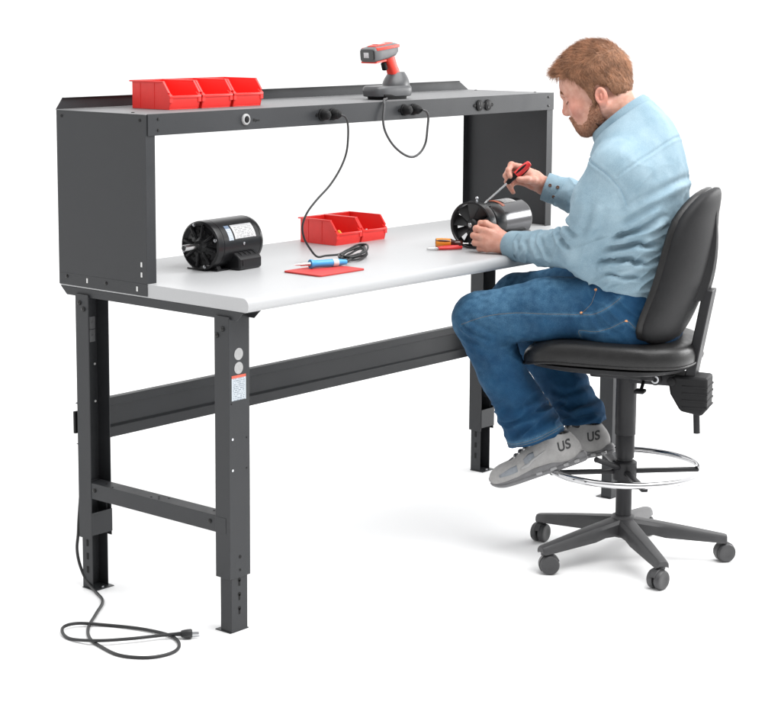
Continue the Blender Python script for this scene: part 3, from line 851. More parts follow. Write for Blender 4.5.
si = thing('soldering_iron', 'blue soldering iron on the red mat with its black cord plugged into the rail', 'soldering iron', (0.50, 0.225, ZT + 0.005))
off = Vector((0.50, 0.225, ZT + 0.005))
h0 = Vector((0.482, 0.232, ZT + 0.018)); h1 = Vector((0.600, 0.197, ZT + 0.0155)); d_ = (h1 - h0).normalized()
b = B(); b.lathe([(0, 0.006), (0.0, 0.0125), (0.004, 0.0132), (0.012, 0.0105), (0.03, 0.0098), (0.065, 0.0105), (0.095, 0.0095), (0.118, 0.007), (0.120, 0)], h0 - off, d_, 28, cap=False)
b.done('handle', M['blueplas'], si, 45)
b = B(); b.lathe([(0.072, 0.0108), (0.074, 0.0112), (0.088, 0.0106), (0.09, 0.010)], h0 - off, d_, 28, cap=False); b.done('band', M['whitestickerhole'], si)
b = B(); b.lathe([(0.002, 0.006), (-0.004, 0.0062), (-0.006, 0.0048), (-0.030, 0.0045), (-0.031, 0.0028), (-0.046, 0.0022), (-0.052, 0.0)], h0 - off, d_, 20); b.done('tip', M['shaft'], si, 40)
pts = [(0.598, 0.198, ZT + 0.0155), (0.622, 0.205, ZT + 0.02), (0.640, 0.235, ZT + 0.010), (0.66, 0.275, ZT + 0.006)]
cx, cy = 0.745, 0.322
for k in range(58):   # hand-wound coil: a flat figure laid at a slant
    a = 2 * math.pi * k / 12
    j = math.sin(k * 2.3) * 0.006
    wx = 0.088 + 0.010 * math.sin(k * 0.61); wy = 0.026 + 0.008 * math.sin(k * 0.37 + 1)
    ux, uy = math.cos(a) * wx, math.sin(a) * wy
    th = D2R(24)
    pts.append((cx - (ux * math.cos(th) - uy * math.sin(th)) + j, cy - (ux * math.sin(th) + uy * math.cos(th)) - 0.02 + j, ZT + 0.005 + 0.0035 * k / 12 + 0.012 * max(0, -math.cos(a)) ** 2 + 0.002 * math.sin(k)))
pts += [(0.70, 0.318, ZT + 0.016), (0.665, 0.337, ZT + 0.014), (0.632, 0.342, ZT + 0.014), (0.6, 0.342, ZT + 0.042), (0.575, 0.34, 0.954), (0.566, 0.338, 0.989), (0.583, 0.336, 1.025), (0.621, 0.334, 1.059), (0.676, 0.332, 1.098), (0.719, 0.330, 1.144), (0.745, 0.330, 1.189), (0.752, 0.330, 1.238), (0.747, 0.328, 1.275), (0.738, 0.330, 1.291), (0.727, 0.336, 1.297)]
B().tube(spline([Vector(p) - off for p in pts], 6), 0.0031, 8).done('cord', M['cable'], si, 60)
b = B(); b.lathe([(0, 0.0150), (0.015, 0.0140), (0.021, 0.009), (0.022, 0)], Vector((0.722, YR - 0.005, 1.298)) - off, (0, -1, 0), 24); b.sphere(Vector((0.726, YR - 0.020, 1.298)) - off, 0.011, 14); b.done('plug', M['black'], si, 40)
b = B(); b.lathe([(0, 0.0150), (0.017, 0.0135), (0.023, 0.008), (0.024, 0)], Vector((0.678, YR - 0.005, 1.298)) - off, (0, -1, 0), 24); b.done('adapter_cap', M['black'], si, 40)


def screwdriver(name, label, p, d, blade_len, mats, group=None, hl=0.085, hr=0.0125):
    """p: where blade meets handle; d: direction of the blade"""
    t_ = thing(name, label, 'screwdriver', p, 0, group)
    d = Vector(d).normalized(); q = d.to_track_quat('Z', 'Y')
    rs = []
    prof = [(0.004, 0.4), (0.0, 0.62), (-0.006, 0.72), (-0.014, 0.62), (-0.022, 0.66), (-0.034, 1.0), (-0.060, 1.05), (-0.078, 0.95), (-hl, 0.75), (-hl - 0.002, 0.2)]
    for h_, k_ in prof:
        ring = []
        for i in range(36):
            a = 2 * math.pi * i / 36
            fl_ = 1 - (0.07 * (0.5 + 0.5 * math.cos(6 * a)) if -hl < h_ < -0.025 else 0)
            ring.append(q @ Vector((hr * k_ * fl_ * math.cos(a), hr * k_ * fl_ * math.sin(a), h_)))
        rs.append(ring)
    b = B(); b.rings(rs[:6]); b.done('collar', mats[1], t_, 40)
    b = B(); b.rings(rs[5:]); hd_ = b.done('handle', mats[0], t_, 40)
    b = B()
    for k in range(3):
        a = 2 * math.pi * k / 3 + 0.5
        pp = [q @ Vector((hr * kk * 0.97 * math.cos(a), hr * kk * 0.97 * math.sin(a), h_)) for h_, kk in ((-0.036, 1.0), (-0.050, 1.03), (-0.066, 1.02), (-0.078, 0.95))]
        b.tube(pp, [0.0015, 0.0035, 0.0035, 0.0015], 8)
    b.done('grip_stripe', mats[1], hd_, 50)
    b = B(); b.cyl(q @ Vector((0, 0, 0.0)), q @ Vector((0, 0, blade_len - 0.012)), 0.0032, seg=14)
    rr_ = [[q @ Vector((x * a_, y * b_, h_)) for x, y in ((-1, -1), (1, -1), (1, 1), (-1, 1))] for h_, a_, b_ in ((blade_len - 0.012, 0.0026, 0.0026), (blade_len, 0.003, 0.0007))]
    b.rings(rr_); b.done('blade', M['shaft'], t_, 40)
    return t_


screwdriver('screwdriver', 'short screwdriver with amber and brown handle lying beside the fan motor', (1.152, 0.222, ZT + 0.0140), (0.72, -0.69, -0.05), 0.085, (M['amber'], M['brown']), hl=0.055, hr=0.0135)
screwdriver('screwdriver', 'long screwdriver with red and black handle held in the right hand', (1.2635, 0.133, 1.0785), (-0.0485, 0.057, -0.0685), 0.098, (M['redgrip'], M['black']), hl=0.088, hr=0.0115)

# pliers lying flat
pr = thing('pliers', 'small pliers with red grips lying flat at the edge of the tabletop', 'pliers', (1.068, 0.236, ZT)); pr.scale = (0.85, 0.85, 0.9)
for s in (1, -1):
    b = B()
    pts = [(-0.012, 0.002 * s, 0.007), (0.010, -0.006 * s, 0.007), (0.030, -0.013 * s, 0.0075), (0.055, -0.016 * s, 0.0075), (0.078, -0.011 * s, 0.007)]
    rot = Matrix.Rotation(D2R(-24), 4, 'Z')
    pts = [rot @ Vector(p) for p in pts]
    b.tube(spline(pts, 5), 0.0060, 12); b.done('grip', M['redgrip'], pr, 60)
b = B()
rot = Matrix.Rotation(D2R(-24), 4, 'Z')
b.prism([(-0.055, 0.0), (-0.045, 0.005), (-0.02, 0.008), (-0.008, 0.006), (-0.008, -0.006), (-0.02, -0.008), (-0.045, -0.004)], 'Z', 0.003, 0.010, mtx=rot)
b.cyl(rot @ Vector((-0.018, 0, 0.010)), rot @ Vector((-0.018, 0, 0.0115)), 0.004, seg=14)
b.done('jaw', M['shaft'], pr, 30, bev=0.001)

# ------------------------------------------------------------------ drafting chair
CH = Vector((1.235, -0.325, 0)); CROT = math.atan2(0.333, 0.943)
chair = thing('drafting_chair', 'black vinyl drafting chair with chrome foot ring and five casters, under the man', 'chair', CH, CROT)


def sup(cx, cy, z, rx, ry, n=3.2, k=48, tilt=0.0):
    o_ = []
    for i in range(k):
        a = 2 * math.pi * i / k; c_, s_ = math.cos(a), math.sin(a)
        x = math.copysign(abs(c_) ** (2 / n), c_) * rx; y = math.copysign(abs(s_) ** (2 / n), s_) * ry
        o_.append((cx + x, cy + y, z + tilt * y))
    return o_


yc, sx_, sy_ = 0.040, 0.235, 0.245
b = B()
def seatz(ring, lift):
    out = []
    for x, y, z in ring:
        f = max(0, (y - 0.13) / 0.12)
        out.append((x, y, z - 0.022 * f * f * lift + 0.010 * lift * (abs(x) / 0.235) ** 2))
    return out
b.rings([seatz(sup(0, yc, z, sx_ * k, sy_ * k), l) for z, k, l in ((0.604, 0.985, .6), (0.610, 1.0, .7), (0.630, 1.003, .8), (0.648, 0.985, .9), (0.660, 0.945, 1), (0.667, 0.87, 1), (0.670, 0.7, 1), (0.668, 0.4, 1), (0.667, 0.1, 1))])
seat = b.done('seat', M['leather'], chair, 60)
b = B(); b.tube(spline(seatz(sup(0, yc, 0.6075, sx_ * 1.0, sy_ * 1.0, k=64), .7), 2, True), 0.0032, 8, closed=True); b.done('piping', M['leather'], seat, 60)
b = B(); b.rings([sup(0, yc, z, sx_ * k, sy_ * k) for z, k in ((0.578, 0.72), (0.583, 0.80), (0.592, 0.93), (0.6035, 0.978))]); b.done('seat_shell', M['shell'], chair, 40)

# backrest: cushion and grained rear shell, curved round the back, leaning
def back_rings(off0, th, kx, bulge, zs):
    rs = []
    z0, z1 = 0.655, 1.103
    for z in zs:
        t_ = (z - z0) / (z1 - z0)
        yb = -0.108 - 0.118 * t_ - 0.022 * math.sin(math.pi * min(1, t_ * 1.2))     # centre line leans back
        u = abs(t_ * 2 - 0.74) / (0.74 if t_ < 0.37 else 1.26)
        hw = 0.215 * (1 - min(1, u) ** 3.8) ** (1 / 2.6) * kx + 0.004
        hw *= 1.03 - 0.17 * t_
        edge = (1 - min(1, u) ** 5) ** 0.5
        tt = th * edge + 0.004
        ring = []
        for i in range(40):
            a = 2 * math.pi * i / 40; c_, s_ = math.cos(a), math.sin(a)
            x = math.copysign(abs(c_) ** 0.55, c_) * hw
            y = yb + off0 + math.copysign(abs(s_) ** (0.55 if s_ > 0 or off0 > 0 else 0.75), s_) * tt + bulge * (x / 0.2) ** 2
            ring.append((x, y, z))
        rs.append(ring)
    return rs
zs = [0.655 + (1.103 - 0.655) * (0.5 - 0.5 * math.cos(math.pi * i / 22)) for i in range(23)]
b = B(); b.rings(back_rings(0.010, 0.022, 0.99, 0.046, zs)); back = b.done('backrest', M['leather'], chair, 60)
b = B(); rr_ = back_rings(-0.012, 0.026, 1.005, 0.046, zs)
b.rings(rr_); shl = b.done('back_shell', M['shell'], back, 60)
def byc(z):
    t_ = (z - 0.655) / 0.448
    return -0.108 - 0.118 * t_ - 0.022 * math.sin(math.pi * min(1, t_ * 1.2))
b = B()   # raised spine on the shell, hiding the top of the bar
rs = []
for z in np.linspace(0.785, 1.05, 10):
    t_ = (z - 0.785) / 0.265
    hw = 0.058 * (1 - t_) + 0.012; y = byc(z) - 0.036
    rs.append([(-hw, y + 0.012, z), (-hw * 0.5, y - 0.024 * (1 - t_ ** 2), z), (hw * 0.5, y - 0.024 * (1 - t_ ** 2), z), (hw, y + 0.012, z)])
b.rings(rs); b.done('spine', M['shell'], shl, 30, bev=0.002)
b = B()
rs = []
for z in np.linspace(0.50, 0.815, 12):
    y = -0.186 - 0.044 * max(0, (z - 0.55) / 0.25)
    rs.append([(x, y + d_, z) for x, d_ in ((-0.034, -0.014), (0.034, -0.014), (0.034, 0.014), (-0.034, 0.014))])
b.rings(rs)
for s in (-1, 1):
    rs = [[(s * 0.016 + x, r_[0][1] - 0.004 + d_, r_[0][2]) for x, d_ in ((-0.004, -0.004), (0.004, -0.004), (0.004, 0.004), (-0.004, 0.004))] for r_ in rs] if s == -1 else rs
b.done('back_bar', M['column'], chair, 30, bev=0.003)
b = B()
b.prism([(-0.242, 0.566), (-0.150, 0.568), (-0.128, 0.557), (-0.136, 0.512), (-0.166, 0.464), (-0.228, 0.454), (-0.242, 0.477)], 'X', -0.046, 0.046)
blk = b.done('back_clamp', M['shell'], chair, 30, bev=0.008)
b = B()
for z in (0.475, 0.495, 0.515, 0.535):
    b.box((-0.0475, -0.244, z), (0.0475, -0.17, z + 0.006), 0.002)
b.done('rib', M['shell'], blk, 30)
b = B(); b.cyl((0, -0.205, 0.46), (0, -0.208, 0.395), 0.0095, seg=18); b.done('adjusting_screw', M['column'], chair, 40)
b = B(); b.box((-0.035, -0.175, 0.545), (0.035, 0.02, 0.556), 0.002); b.box((-0.085, -0.095, 0.553), (0.085, 0.09, 0.580), 0.006)
b.box((-0.042, -0.17, 0.535), (-0.036, -0.02, 0.566), 0.002); b.box((0.036, -0.17, 0.535), (0.042, -0.02, 0.566), 0.002)
mech = b.done('tilt_mechanism', M['column'], chair, 35)
b = B()
b.lathe([(0, 0.017), (0.012, 0.017), (0.014, 0.013), (0.014, 0.0)], (-0.042, -0.095, 0.553), (-1, 0, 0), 24)
b.lathe([(0, 0.012), (0.008, 0.012), (0.010, 0.008), (0.010, 0.0)], (-0.042, -0.140, 0.549), (-1, 0, 0), 20)
b.cyl((-0.04, -0.06, 0.548), (-0.12, -0.07, 0.535), 0.005); b.box((-0.155, -0.085, 0.528), (-0.115, -0.055, 0.538), 0.004)
b.done('adjusting_knob', M['shell'], mech, 40)
b = B(); b.lathe([(0.0145, 0.0115), (0.0155, 0.0115), (0.0155, 0.007), (0.0147, 0.007)], (-0.042, -0.095, 0.553), (-1, 0, 0), 24, cap=False); b.done('knob_ring', M['zinc'], mech, 40)
b = B()
b.lathe([(0.12, 0.0235), (0.31, 0.0235)], (0, 0, 0), (0, 0, 1), 36)
b.lathe([(0.305, 0.0265), (0.307, 0.0275), (0.372, 0.0275), (0.374, 0.0265)], (0, 0, 0), (0, 0, 1), 36)
b.lathe([(0.374, 0.029), (0.376, 0.030), (0.556, 0.030)], (0, 0, 0), (0, 0, 1), 36)
b.done('gas_column', M['column'], chair, 40)
# foot ring
b = B(); b.tube([(0.222 * math.cos(2 * math.pi * i / 96), 0.222 * math.sin(2 * math.pi * i / 96), 0.277) for i in range(96)], 0.0098, 14, closed=True)
fr = b.done('foot_ring', M['chrome'], chair, 60)
b = B()
b.lathe([(0.240, 0.034), (0.243, 0.036), (0.292, 0.036), (0.296, 0.030)], (0, 0, 0), (0, 0, 1), 30)
for k in range(4):
    m_ = Matrix.Rotation(D2R(28 + 90 * k), 4, 'Z')
    b.box((0.02, -0.010, 0.258), (0.222, 0.010, 0.270), 0.003, mtx=m_)
b.done('ring_spider', M['column'], fr, 30)
b = B(); b.cyl((-0.03, 0.01, 0.280), (-0.115, 0.055, 0.318), 0.0085, 0.0075, 16); b.sphere((-0.115, 0.055, 0.318), 0.0085, 14); b.done('ring_lever', M['column'], fr, 40)
# star base, five arms, casters
b = B(); b.lathe([(0.072, 0.036), (0.078, 0.043), (0.110, 0.041), (0.132, 0.033), (0.134, 0.026)], (0, 0, 0), (0, 0, 1), 40)
hub = b.done('base_hub', M['basegrey'], chair, 40)
ang0 = 18.5 - math.degrees(CROT)


def arm_mesh():
    b = B(); rs = []
    for t_ in np.linspace(0, 1, 9):
        x = 0.018 + 0.277 * t_
        hw = 0.031 * (1 - t_) + 0.0205 * t_; top = 0.129 - 0.040 * t_ - 0.006 * t_ * t_; bot = 0.080 - 0.022 * t_
        if t_ < 0.3: bot = 0.080
        bot = min(bot, top - 0.024)
        rs.append([(x, -hw, bot), (x, -hw * 0.92, top - 0.012), (x, -hw * 0.62, top - 0.002), (x, 0, top), (x, hw * 0.62, top - 0.002), (x, hw * 0.92, top - 0.012), (x, hw, bot), (x, hw * 0.6, bot + 0.003), (x, -hw * 0.6, bot + 0.003)])
    x = 0.302
    rs.append([(x, p[1] * 0.75, p[2] * 0.7 + 0.075 * 0.3) for p in rs[-1]])
    b.rings(rs)
    b.cyl((0.285, 0, 0.072), (0.285, 0, 0.054), 0.0125, seg=18)
    return b


arm0 = arm_mesh().done('base_arm', M['basegrey'], chair, 35, bev=0.0015)
arm0.rotation_euler.z = D2R(ang0)
# caster: hooded twin wheels, local origin under the arm tip on the floor
cst = bpy.data.objects.new('caster', None); link(cst, chair)
bpy.data.objects.remove(cst)
b = B()
rs = []
for y in (-0.0225, -0.019, 0.0, 0.019, 0.0225):
    k_ = 0.96 if abs(y) > 0.02 else 1.0
    rs.append([(0.012 + 0.0305 * k_ * math.cos(a), y * 0.45, 0.028 + 0.0305 * k_ * math.sin(a)) for a in [D2R(20 + 200 * i / 20) for i in range(21)]] + [(0.012 - 0.01, y * 0.45, 0.028)])
b.rings(rs); b.cyl((0, 0, 0.040), (0, 0, 0.066), 0.008, seg=16)
cst = b.done('caster', M['basegrey'], chair, 35)
for s in (-1, 1):
    b = B(); b.lathe([(0.0035, 0.02), (0.0035, 0.0255), (0.006, 0.0278), (0.018, 0.0278), (0.0215, 0.025), (0.0225, 0.018), (0.0205, 0.012), (0.0205, 0.0)], (0.012, 0, 0.028), (0, s, 0), 32)
    b.done('caster_wheel', M['basegrey'], cst, 40)
turn = [200, 95, 150, -60, 20]
for k in range(5):
    a = D2R(ang0 + 72 * k)
    if k == 0: ar, c = arm0, cst
    else:
        ar = arm0.copy(); COL.objects.link(ar); ar.parent = chair
        c = copy_tree(cst, chair)
    ar.rotation_euler.z = a
    c.location = (0.285 * math.cos(a), 0.285 * math.sin(a), 0); c.rotation_euler.z = a + D2R(turn[k])


# ------------------------------------------------------------------ implicit surfaces for the man
def smin(a, b_, k):
    h = np.clip(0.5 + 0.5 * (b_ - a) / k, 0, 1)
    return b_ + (a - b_) * h - k * h * (1 - h)


class Field:
    def __init__(self, lo, hi, h):
        self.h = h; self.lo = np.array(lo, float)
        self.n = np.ceil((np.array(hi) - self.lo) / h).astype(int) + 1
        self.f = np.full(self.n, 0.5, np.float32)

    def _sub(self, lo, hi):
        i0 = np.clip(np.floor((np.array(lo) - self.lo) / self.h).astype(int), 0, self.n)
        i1 = np.clip(np.ceil((np.array(hi) - self.lo) / self.h).astype(int) + 1, 0, self.n)
        if np.any(i1 <= i0): return None
        g = [(self.lo[k] + self.h * np.arange(i0[k], i1[k])).astype(np.float32) for k in range(3)]
        s = (slice(i0[0], i1[0]), slice(i0[1], i1[1]), slice(i0[2], i1[2]))
        return s, g[0][:, None, None], g[1][None, :, None], g[2][None, None, :]

    def _put(self, s, d, k, mode):
        o_ = self.f[s]
        if mode == 'u': self.f[s] = smin(o_, d, k)
        elif mode == 's': self.f[s] = -smin(-o_, d, k)
        else: self.f[s] = -smin(-o_, -d, k)

    def cone(self, a, b_, r1, r2, k=0.01, mode='u'):
        a = np.array(a, float); b_ = np.array(b_, float); r = max(r1, r2) + k + 3 * self.h + 0.012
        q = self._sub(np.minimum(a, b_) - r, np.maximum(a, b_) + r)
        if q is None: return
        s, X, Y, Z = q; d = b_ - a; L2 = float(d @ d) + 1e-12
        t_ = np.clip(((X - a[0]) * d[0] + (Y - a[1]) * d[1] + (Z - a[2]) * d[2]) / L2, 0, 1)
        D = np.sqrt((X - a[0] - t_ * d[0]) ** 2 + (Y - a[1] - t_ * d[1]) ** 2 + (Z - a[2] - t_ * d[2]) ** 2) - (r1 + (r2 - r1) * t_)
        self._put(s, D, k, mode)

    def path(self, pts, rs, k=0.008, mode='u'):
        for i in range(len(pts) - 1): self.cone(pts[i], pts[i + 1], rs[i], rs[i + 1], k, mode)

    def ell(self, c, r, k=0.01, mode='u', rot=None):
        c = np.array(c, float); r = np.array(r, float); m_ = max(r) + k + 3 * self.h + 0.012
        q = self._sub(c - m_, c + m_)
        if q is None: return
        s, X, Y, Z = q; X = X - c[0]; Y = Y - c[1]; Z = Z - c[2]
        if rot is not None:
            R_ = np.array(rot)      # columns = local axes
            X, Y, Z = (X * R_[0, 0] + Y * R_[1, 0] + Z * R_[2, 0], X * R_[0, 1] + Y * R_[1, 1] + Z * R_[2, 1], X * R_[0, 2] + Y * R_[1, 2] + Z * R_[2, 2])
        k0 = np.sqrt((X / r[0]) ** 2 + (Y / r[1]) ** 2 + (Z / r[2]) ** 2) + 1e-6
        k1 = np.sqrt((X / r[0] ** 2) ** 2 + (Y / r[1] ** 2) ** 2 + (Z / r[2] ** 2) ** 2) + 1e-6
        self._put(s, k0 * (k0 - 1) / k1, k, mode)

    def slices(self, zs_, cx, cy, rx, ry, k=0.02, n=2.3):
        q = self._sub((min(np.subtract(cx, rx)) - k - .03, min(np.subtract(cy, ry)) - k - .03, zs_[0] - k - .03), (max(np.add(cx, rx)) + k + .03, max(np.add(cy, ry)) + k + .03, zs_[-1] + k + .03))
        s, X, Y, Z = q
        def it(v):   # smooth interpolation
            zf = np.linspace(zs_[0], zs_[-1], 120); vv = np.interp(zf, zs_, v)
            for _ in range(40): vv[1:-1] = 0.25 * vv[:-2] + 0.5 * vv[1:-1] + 0.25 * vv[2:]
            return np.interp(Z.ravel(), zf, vv)[None, None, :].astype(np.float32)
        cx_, cy_, rx_, ry_ = it(cx), it(cy), it(rx), it(ry)
        d = ((np.abs((X - cx_) / rx_) ** n + np.abs((Y - cy_) / ry_) ** n) ** (1 / n) - 1) * np.minimum(rx_, ry_)
        d = np.maximum(d, np.maximum(zs_[0] - Z, Z - zs_[-1]))
        self._put(s, d, k, 'u')

    def cut(self, p, nrm, lo, hi, k=0.002):
        """remove the side the normal points to, inside the box lo..hi only"""
        q = self._sub(lo, hi)
        s, X, Y, Z = q; nrm = np.array(nrm, float); nrm = nrm / np.linalg.norm(nrm)
        d = (X - p[0]) * nrm[0] + (Y - p[1]) * nrm[1] + (Z - p[2]) * nrm[2]
        self._put(s, d, k, 'i')

    def mesh(self):
        f = self.f; ins = f < 0
        nx, ny, nz = f.shape
        cnt = np.zeros((nx - 1, ny - 1, nz - 1), np.uint8)
        for dx in (0, 1):
            for dy in (0, 1):
                for dz in (0, 1):
                    cnt += ins[dx:nx - 1 + dx, dy:ny - 1 + dy, dz:nz - 1 + dz]
        act = np.argwhere((cnt > 0) & (cnt < 8))
        idx = np.full(cnt.shape, -1, np.int32)
        idx[act[:, 0], act[:, 1], act[:, 2]] = np.arange(len(act))
        P = np.zeros((len(act), 3)); W = np.zeros(len(act))
        C8 = {}
        for dx in (0, 1):
            for dy in (0, 1):
                for dz in (0, 1):
                    C8[(dx, dy, dz)] = f[act[:, 0] + dx, act[:, 1] + dy, act[:, 2] + dz].astype(float)
        for ax in range(3):
            o_ = [k for k in range(3) if k != ax]
            for u in (0, 1):
                for v in (0, 1):
                    c0 = [0, 0, 0]; c0[o_[0]] = u; c0[o_[1]] = v; c1 = list(c0); c1[ax] = 1
                    a = C8[tuple(c0)]; b_ = C8[tuple(c1)]
                    m_ = (a < 0) != (b_ < 0)
                    t_ = np.where(m_, a / np.where(m_, a - b_, 1), 0)
                    p = np.tile(np.array(c0, float), (len(act), 1)); p[:, ax] = t_
                    P += p * m_[:, None]; W += m_
        P = (P / W[:, None] + act) * self.h + self.lo
        F_ = []
        for ax in range(3):
            u, v = (ax + 1) % 3, (ax + 2) % 3
            sl0 = [slice(None)] * 3; sl1 = [slice(None)] * 3
            sl0[ax] = slice(0, -1); sl1[ax] = slice(1, None)
            A = ins[tuple(sl0)]; B_ = ins[tuple(sl1)]
            e = np.argwhere(A != B_)
            e = e[(e[:, u] > 0) & (e[:, v] > 0) & (e[:, u] < f.shape[u] - 1) & (e[:, v] < f.shape[v] - 1)]
            fl_ = A[e[:, 0], e[:, 1], e[:, 2]]
            def cell(du, dv):
                c_ = e.copy(); c_[:, u] -= du; c_[:, v] -= dv
                return idx[c_[:, 0], c_[:, 1], c_[:, 2]]
            q = np.stack([cell(1, 1), cell(0, 1), cell(0, 0), cell(1, 0)], 1)
            q[~fl_] = q[~fl_][:, ::-1]
            F_.append(q)
        F_ = np.concatenate(F_); F_ = F_[(F_ >= 0).all(1)]
        return P, F_


def vnormals(P, F_):
    a = P[F_[:, 2]] - P[F_[:, 0]]; b_ = P[F_[:, 3]] - P[F_[:, 1]]
    n = np.cross(a, b_); N = np.zeros_like(P)
    for k in range(4): np.add.at(N, F_[:, k], n)
    return N / (np.linalg.norm(N, axis=1, keepdims=True) + 1e-12)


def relax(P, F_, it, lam=0.5):
    e = np.concatenate([F_[:, [0, 1]], F_[:, [1, 2]], F_[:, [2, 3]], F_[:, [3, 0]]])
    e = np.concatenate([e, e[:, ::-1]])
    deg = np.bincount(e[:, 0], minlength=len(P)).astype(float)[:, None]
    for _ in range(it):
        S = np.stack([np.bincount(e[:, 0], weights=P[e[:, 1], k], minlength=len(P)) for k in range(3)], 1)
        P = P + lam * (S / np.maximum(deg, 1) - P)
    return P


def perlin(P, scale, seed=0):
    rs = np.random.default_rng(seed); perm = rs.permutation(256); perm = np.concatenate([perm, perm, perm])
    G = rs.normal(size=(256, 3)); G /= np.linalg.norm(G, axis=1, keepdims=True)
    Q = P * scale; i = np.floor(Q).astype(int); f = Q - i; i &= 255
    w_ = f * f * f * (f * (f * 6 - 15) + 10); out = np.zeros(len(P))
    for dx in (0, 1):
        for dy in (0, 1):
            for dz in (0, 1):
                h = perm[perm[perm[i[:, 0] + dx] + i[:, 1] + dy] + i[:, 2] + dz]
                g = G[h]; d = f - np.array([dx, dy, dz])
                wt_ = (w_[:, 0] if dx else 1 - w_[:, 0]) * (w_[:, 1] if dy else 1 - w_[:, 1]) * (w_[:, 2] if dz else 1 - w_[:, 2])
                out += wt_ * (g * d).sum(1)
    return out * 1.6


def pl_dist(Q, line):
    """distance of 2-D points to a polyline, and the position along it 0..1"""
    line = np.array(line, float); seg = line[1:] - line[:-1]; ln = np.linalg.norm(seg, axis=1); cum = np.concatenate([[0], np.cumsum(ln)])
    best = np.full(len(Q), 9.0); tt = np.zeros(len(Q)); sg = np.zeros(len(Q))
    for i in range(len(seg)):
        w_ = Q - line[i]; t_ = np.clip((w_ @ seg[i]) / (ln[i] ** 2 + 1e-12), 0, 1)
        v = w_ - t_[:, None] * seg[i]; d = np.linalg.norm(v, axis=1); m_ = d < best
        best[m_] = d[m_]; tt[m_] = (cum[i] + t_[m_] * ln[i]) / cum[-1]
        sg[m_] = np.sign(seg[i][0] * w_[m_, 1] - seg[i][1] * w_[m_, 0])
    return best, tt, sg


def crease(P, N, line, amp, wid, side=-1, taper=True, alim=None):
    """press a fold into the cloth along a (forward, up) polyline on one flank: a groove with a roll beside it"""
    d, t_, sg = pl_dist(P[:, 1:], line)
    ok = (N[:, 0] * side > -0.25)
    if alim: ok &= (P[:, 0] > alim[0]) & (P[:, 0] < alim[1])
    env = np.clip(np.minimum(t_, 1 - t_) * 5, 0, 1) if taper else 1.0
    x = d * sg / wid
    prof_ = -np.exp(-x ** 2) + 0.75 * np.exp(-((x - 1.7) / 1.15) ** 2) + 0.3 * np.exp(-((x + 2.0) / 1.3) ** 2)
    disp = np.where(ok, amp * prof_ * env, 0)
    return P + N * disp[:, None]


def add_mesh(name, P, F_, material, parent, attrs=None):
    me = bpy.data.meshes.new(name)
    me.vertices.add(len(P)); me.vertices.foreach_set('co', np.ascontiguousarray(P, np.float32).ravel())
    me.loops.add(F_.size); me.loops.foreach_set('vertex_index', np.ascontiguousarray(F_, np.int32).ravel())
    me.polygons.add(len(F_)); me.polygons.foreach_set('loop_start', np.arange(0, F_.size, F_.shape[1], dtype=np.int32))
    me.update(calc_edges=True); me.validate()
    me.materials.append(material); me.shade_smooth()
    for k, v in (attrs or {}).items():
        a = me.attributes.new(k, 'FLOAT', 'POINT'); a.data.foreach_set('value', np.ascontiguousarray(v, np.float32))
    o_ = bpy.data.objects.new(name, me); link(o_, parent)
    return o_


def biggest(P, F_):
    """keep the largest connected piece"""
    lab = np.arange(len(P))
    while True:
        m_ = lab[F_].min(1); new = lab.copy()
        for k in range(4): np.minimum.at(new, F_[:, k], m_)
        new = new[new]
        if (new == lab).all(): break
        lab = new
    c = np.bincount(lab, minlength=len(P)); keep = lab == c.argmax()
    mp = np.cumsum(keep) - 1
    return P[keep], mp[F_[keep[F_[:, 0]]]]


man = thing('person', 'seated man in pale blue denim shirt, blue jeans and grey sneakers working on a motor', 'person', CH, CROT)

# ---- head frame: canonical (x right, y forward, z up) about the ear line, tilted down
HT = D2R(20); HS = 1.05; HO = np.array([0.0, 0.074, 1.355])
ch_, sh_ = math.cos(HT), math.sin(HT)
HR = np.array([[1, 0, 0], [0, ch_, sh_], [0, -sh_, ch_]])       # canonical -> local
def H(x, y, z): return HO + HR @ (np.array([x, y, z]) * HS)
def hell(F, c, r, k=0.008, mode='u', rot=None):
    F.ell(H(*c), np.array(r) * HS, k, mode, HR if rot is None else HR @ rot)
def hcone(F, a, b_, r1, r2, k=0.006, mode='u'): F.cone(H(*a), H(*b_), r1 * HS, r2 * HS, k, mode)
def rotz3(a): return np.array([[math.cos(a), -math.sin(a), 0], [math.sin(a), math.cos(a), 0], [0, 0, 1]])
def rotx3(a): return np.array([[1, 0, 0], [0, math.cos(a), -math.sin(a)], [0, math.sin(a), math.cos(a)]])


def head_base(F, grow=0.0):
    g = grow
    hell(F, (0, 0.019, 0.062), (0.074 + g, 0.096 + g, 0.087 + g), 0.01)
    hell(F, (0, 0.062, 0.050), (0.062 + g, 0.058 + g, 0.056 + g), 0.015)
    hell(F, (0, 0.048, -0.010), (0.060 + g, 0.066 + g, 0.066 + g), 0.02)
    for s in (-1, 1):
        hcone(F, (s * 0.056, 0.005, -0.026), (s * 0.030, 0.078, -0.060), 0.020 + g, 0.019 + g, 0.02)
        hell(F, (s * 0.043, 0.078, -0.004), (0.022 + g, 0.024 + g, 0.022 + g), 0.015)
    hell(F, (0, 0.084, -0.060), (0.026 + g, 0.021 + g, 0.019 + g), 0.018)
    hell(F, (0, 0.092, -0.036), (0.032 + g, 0.022 + g, 0.026 + g), 0.018)


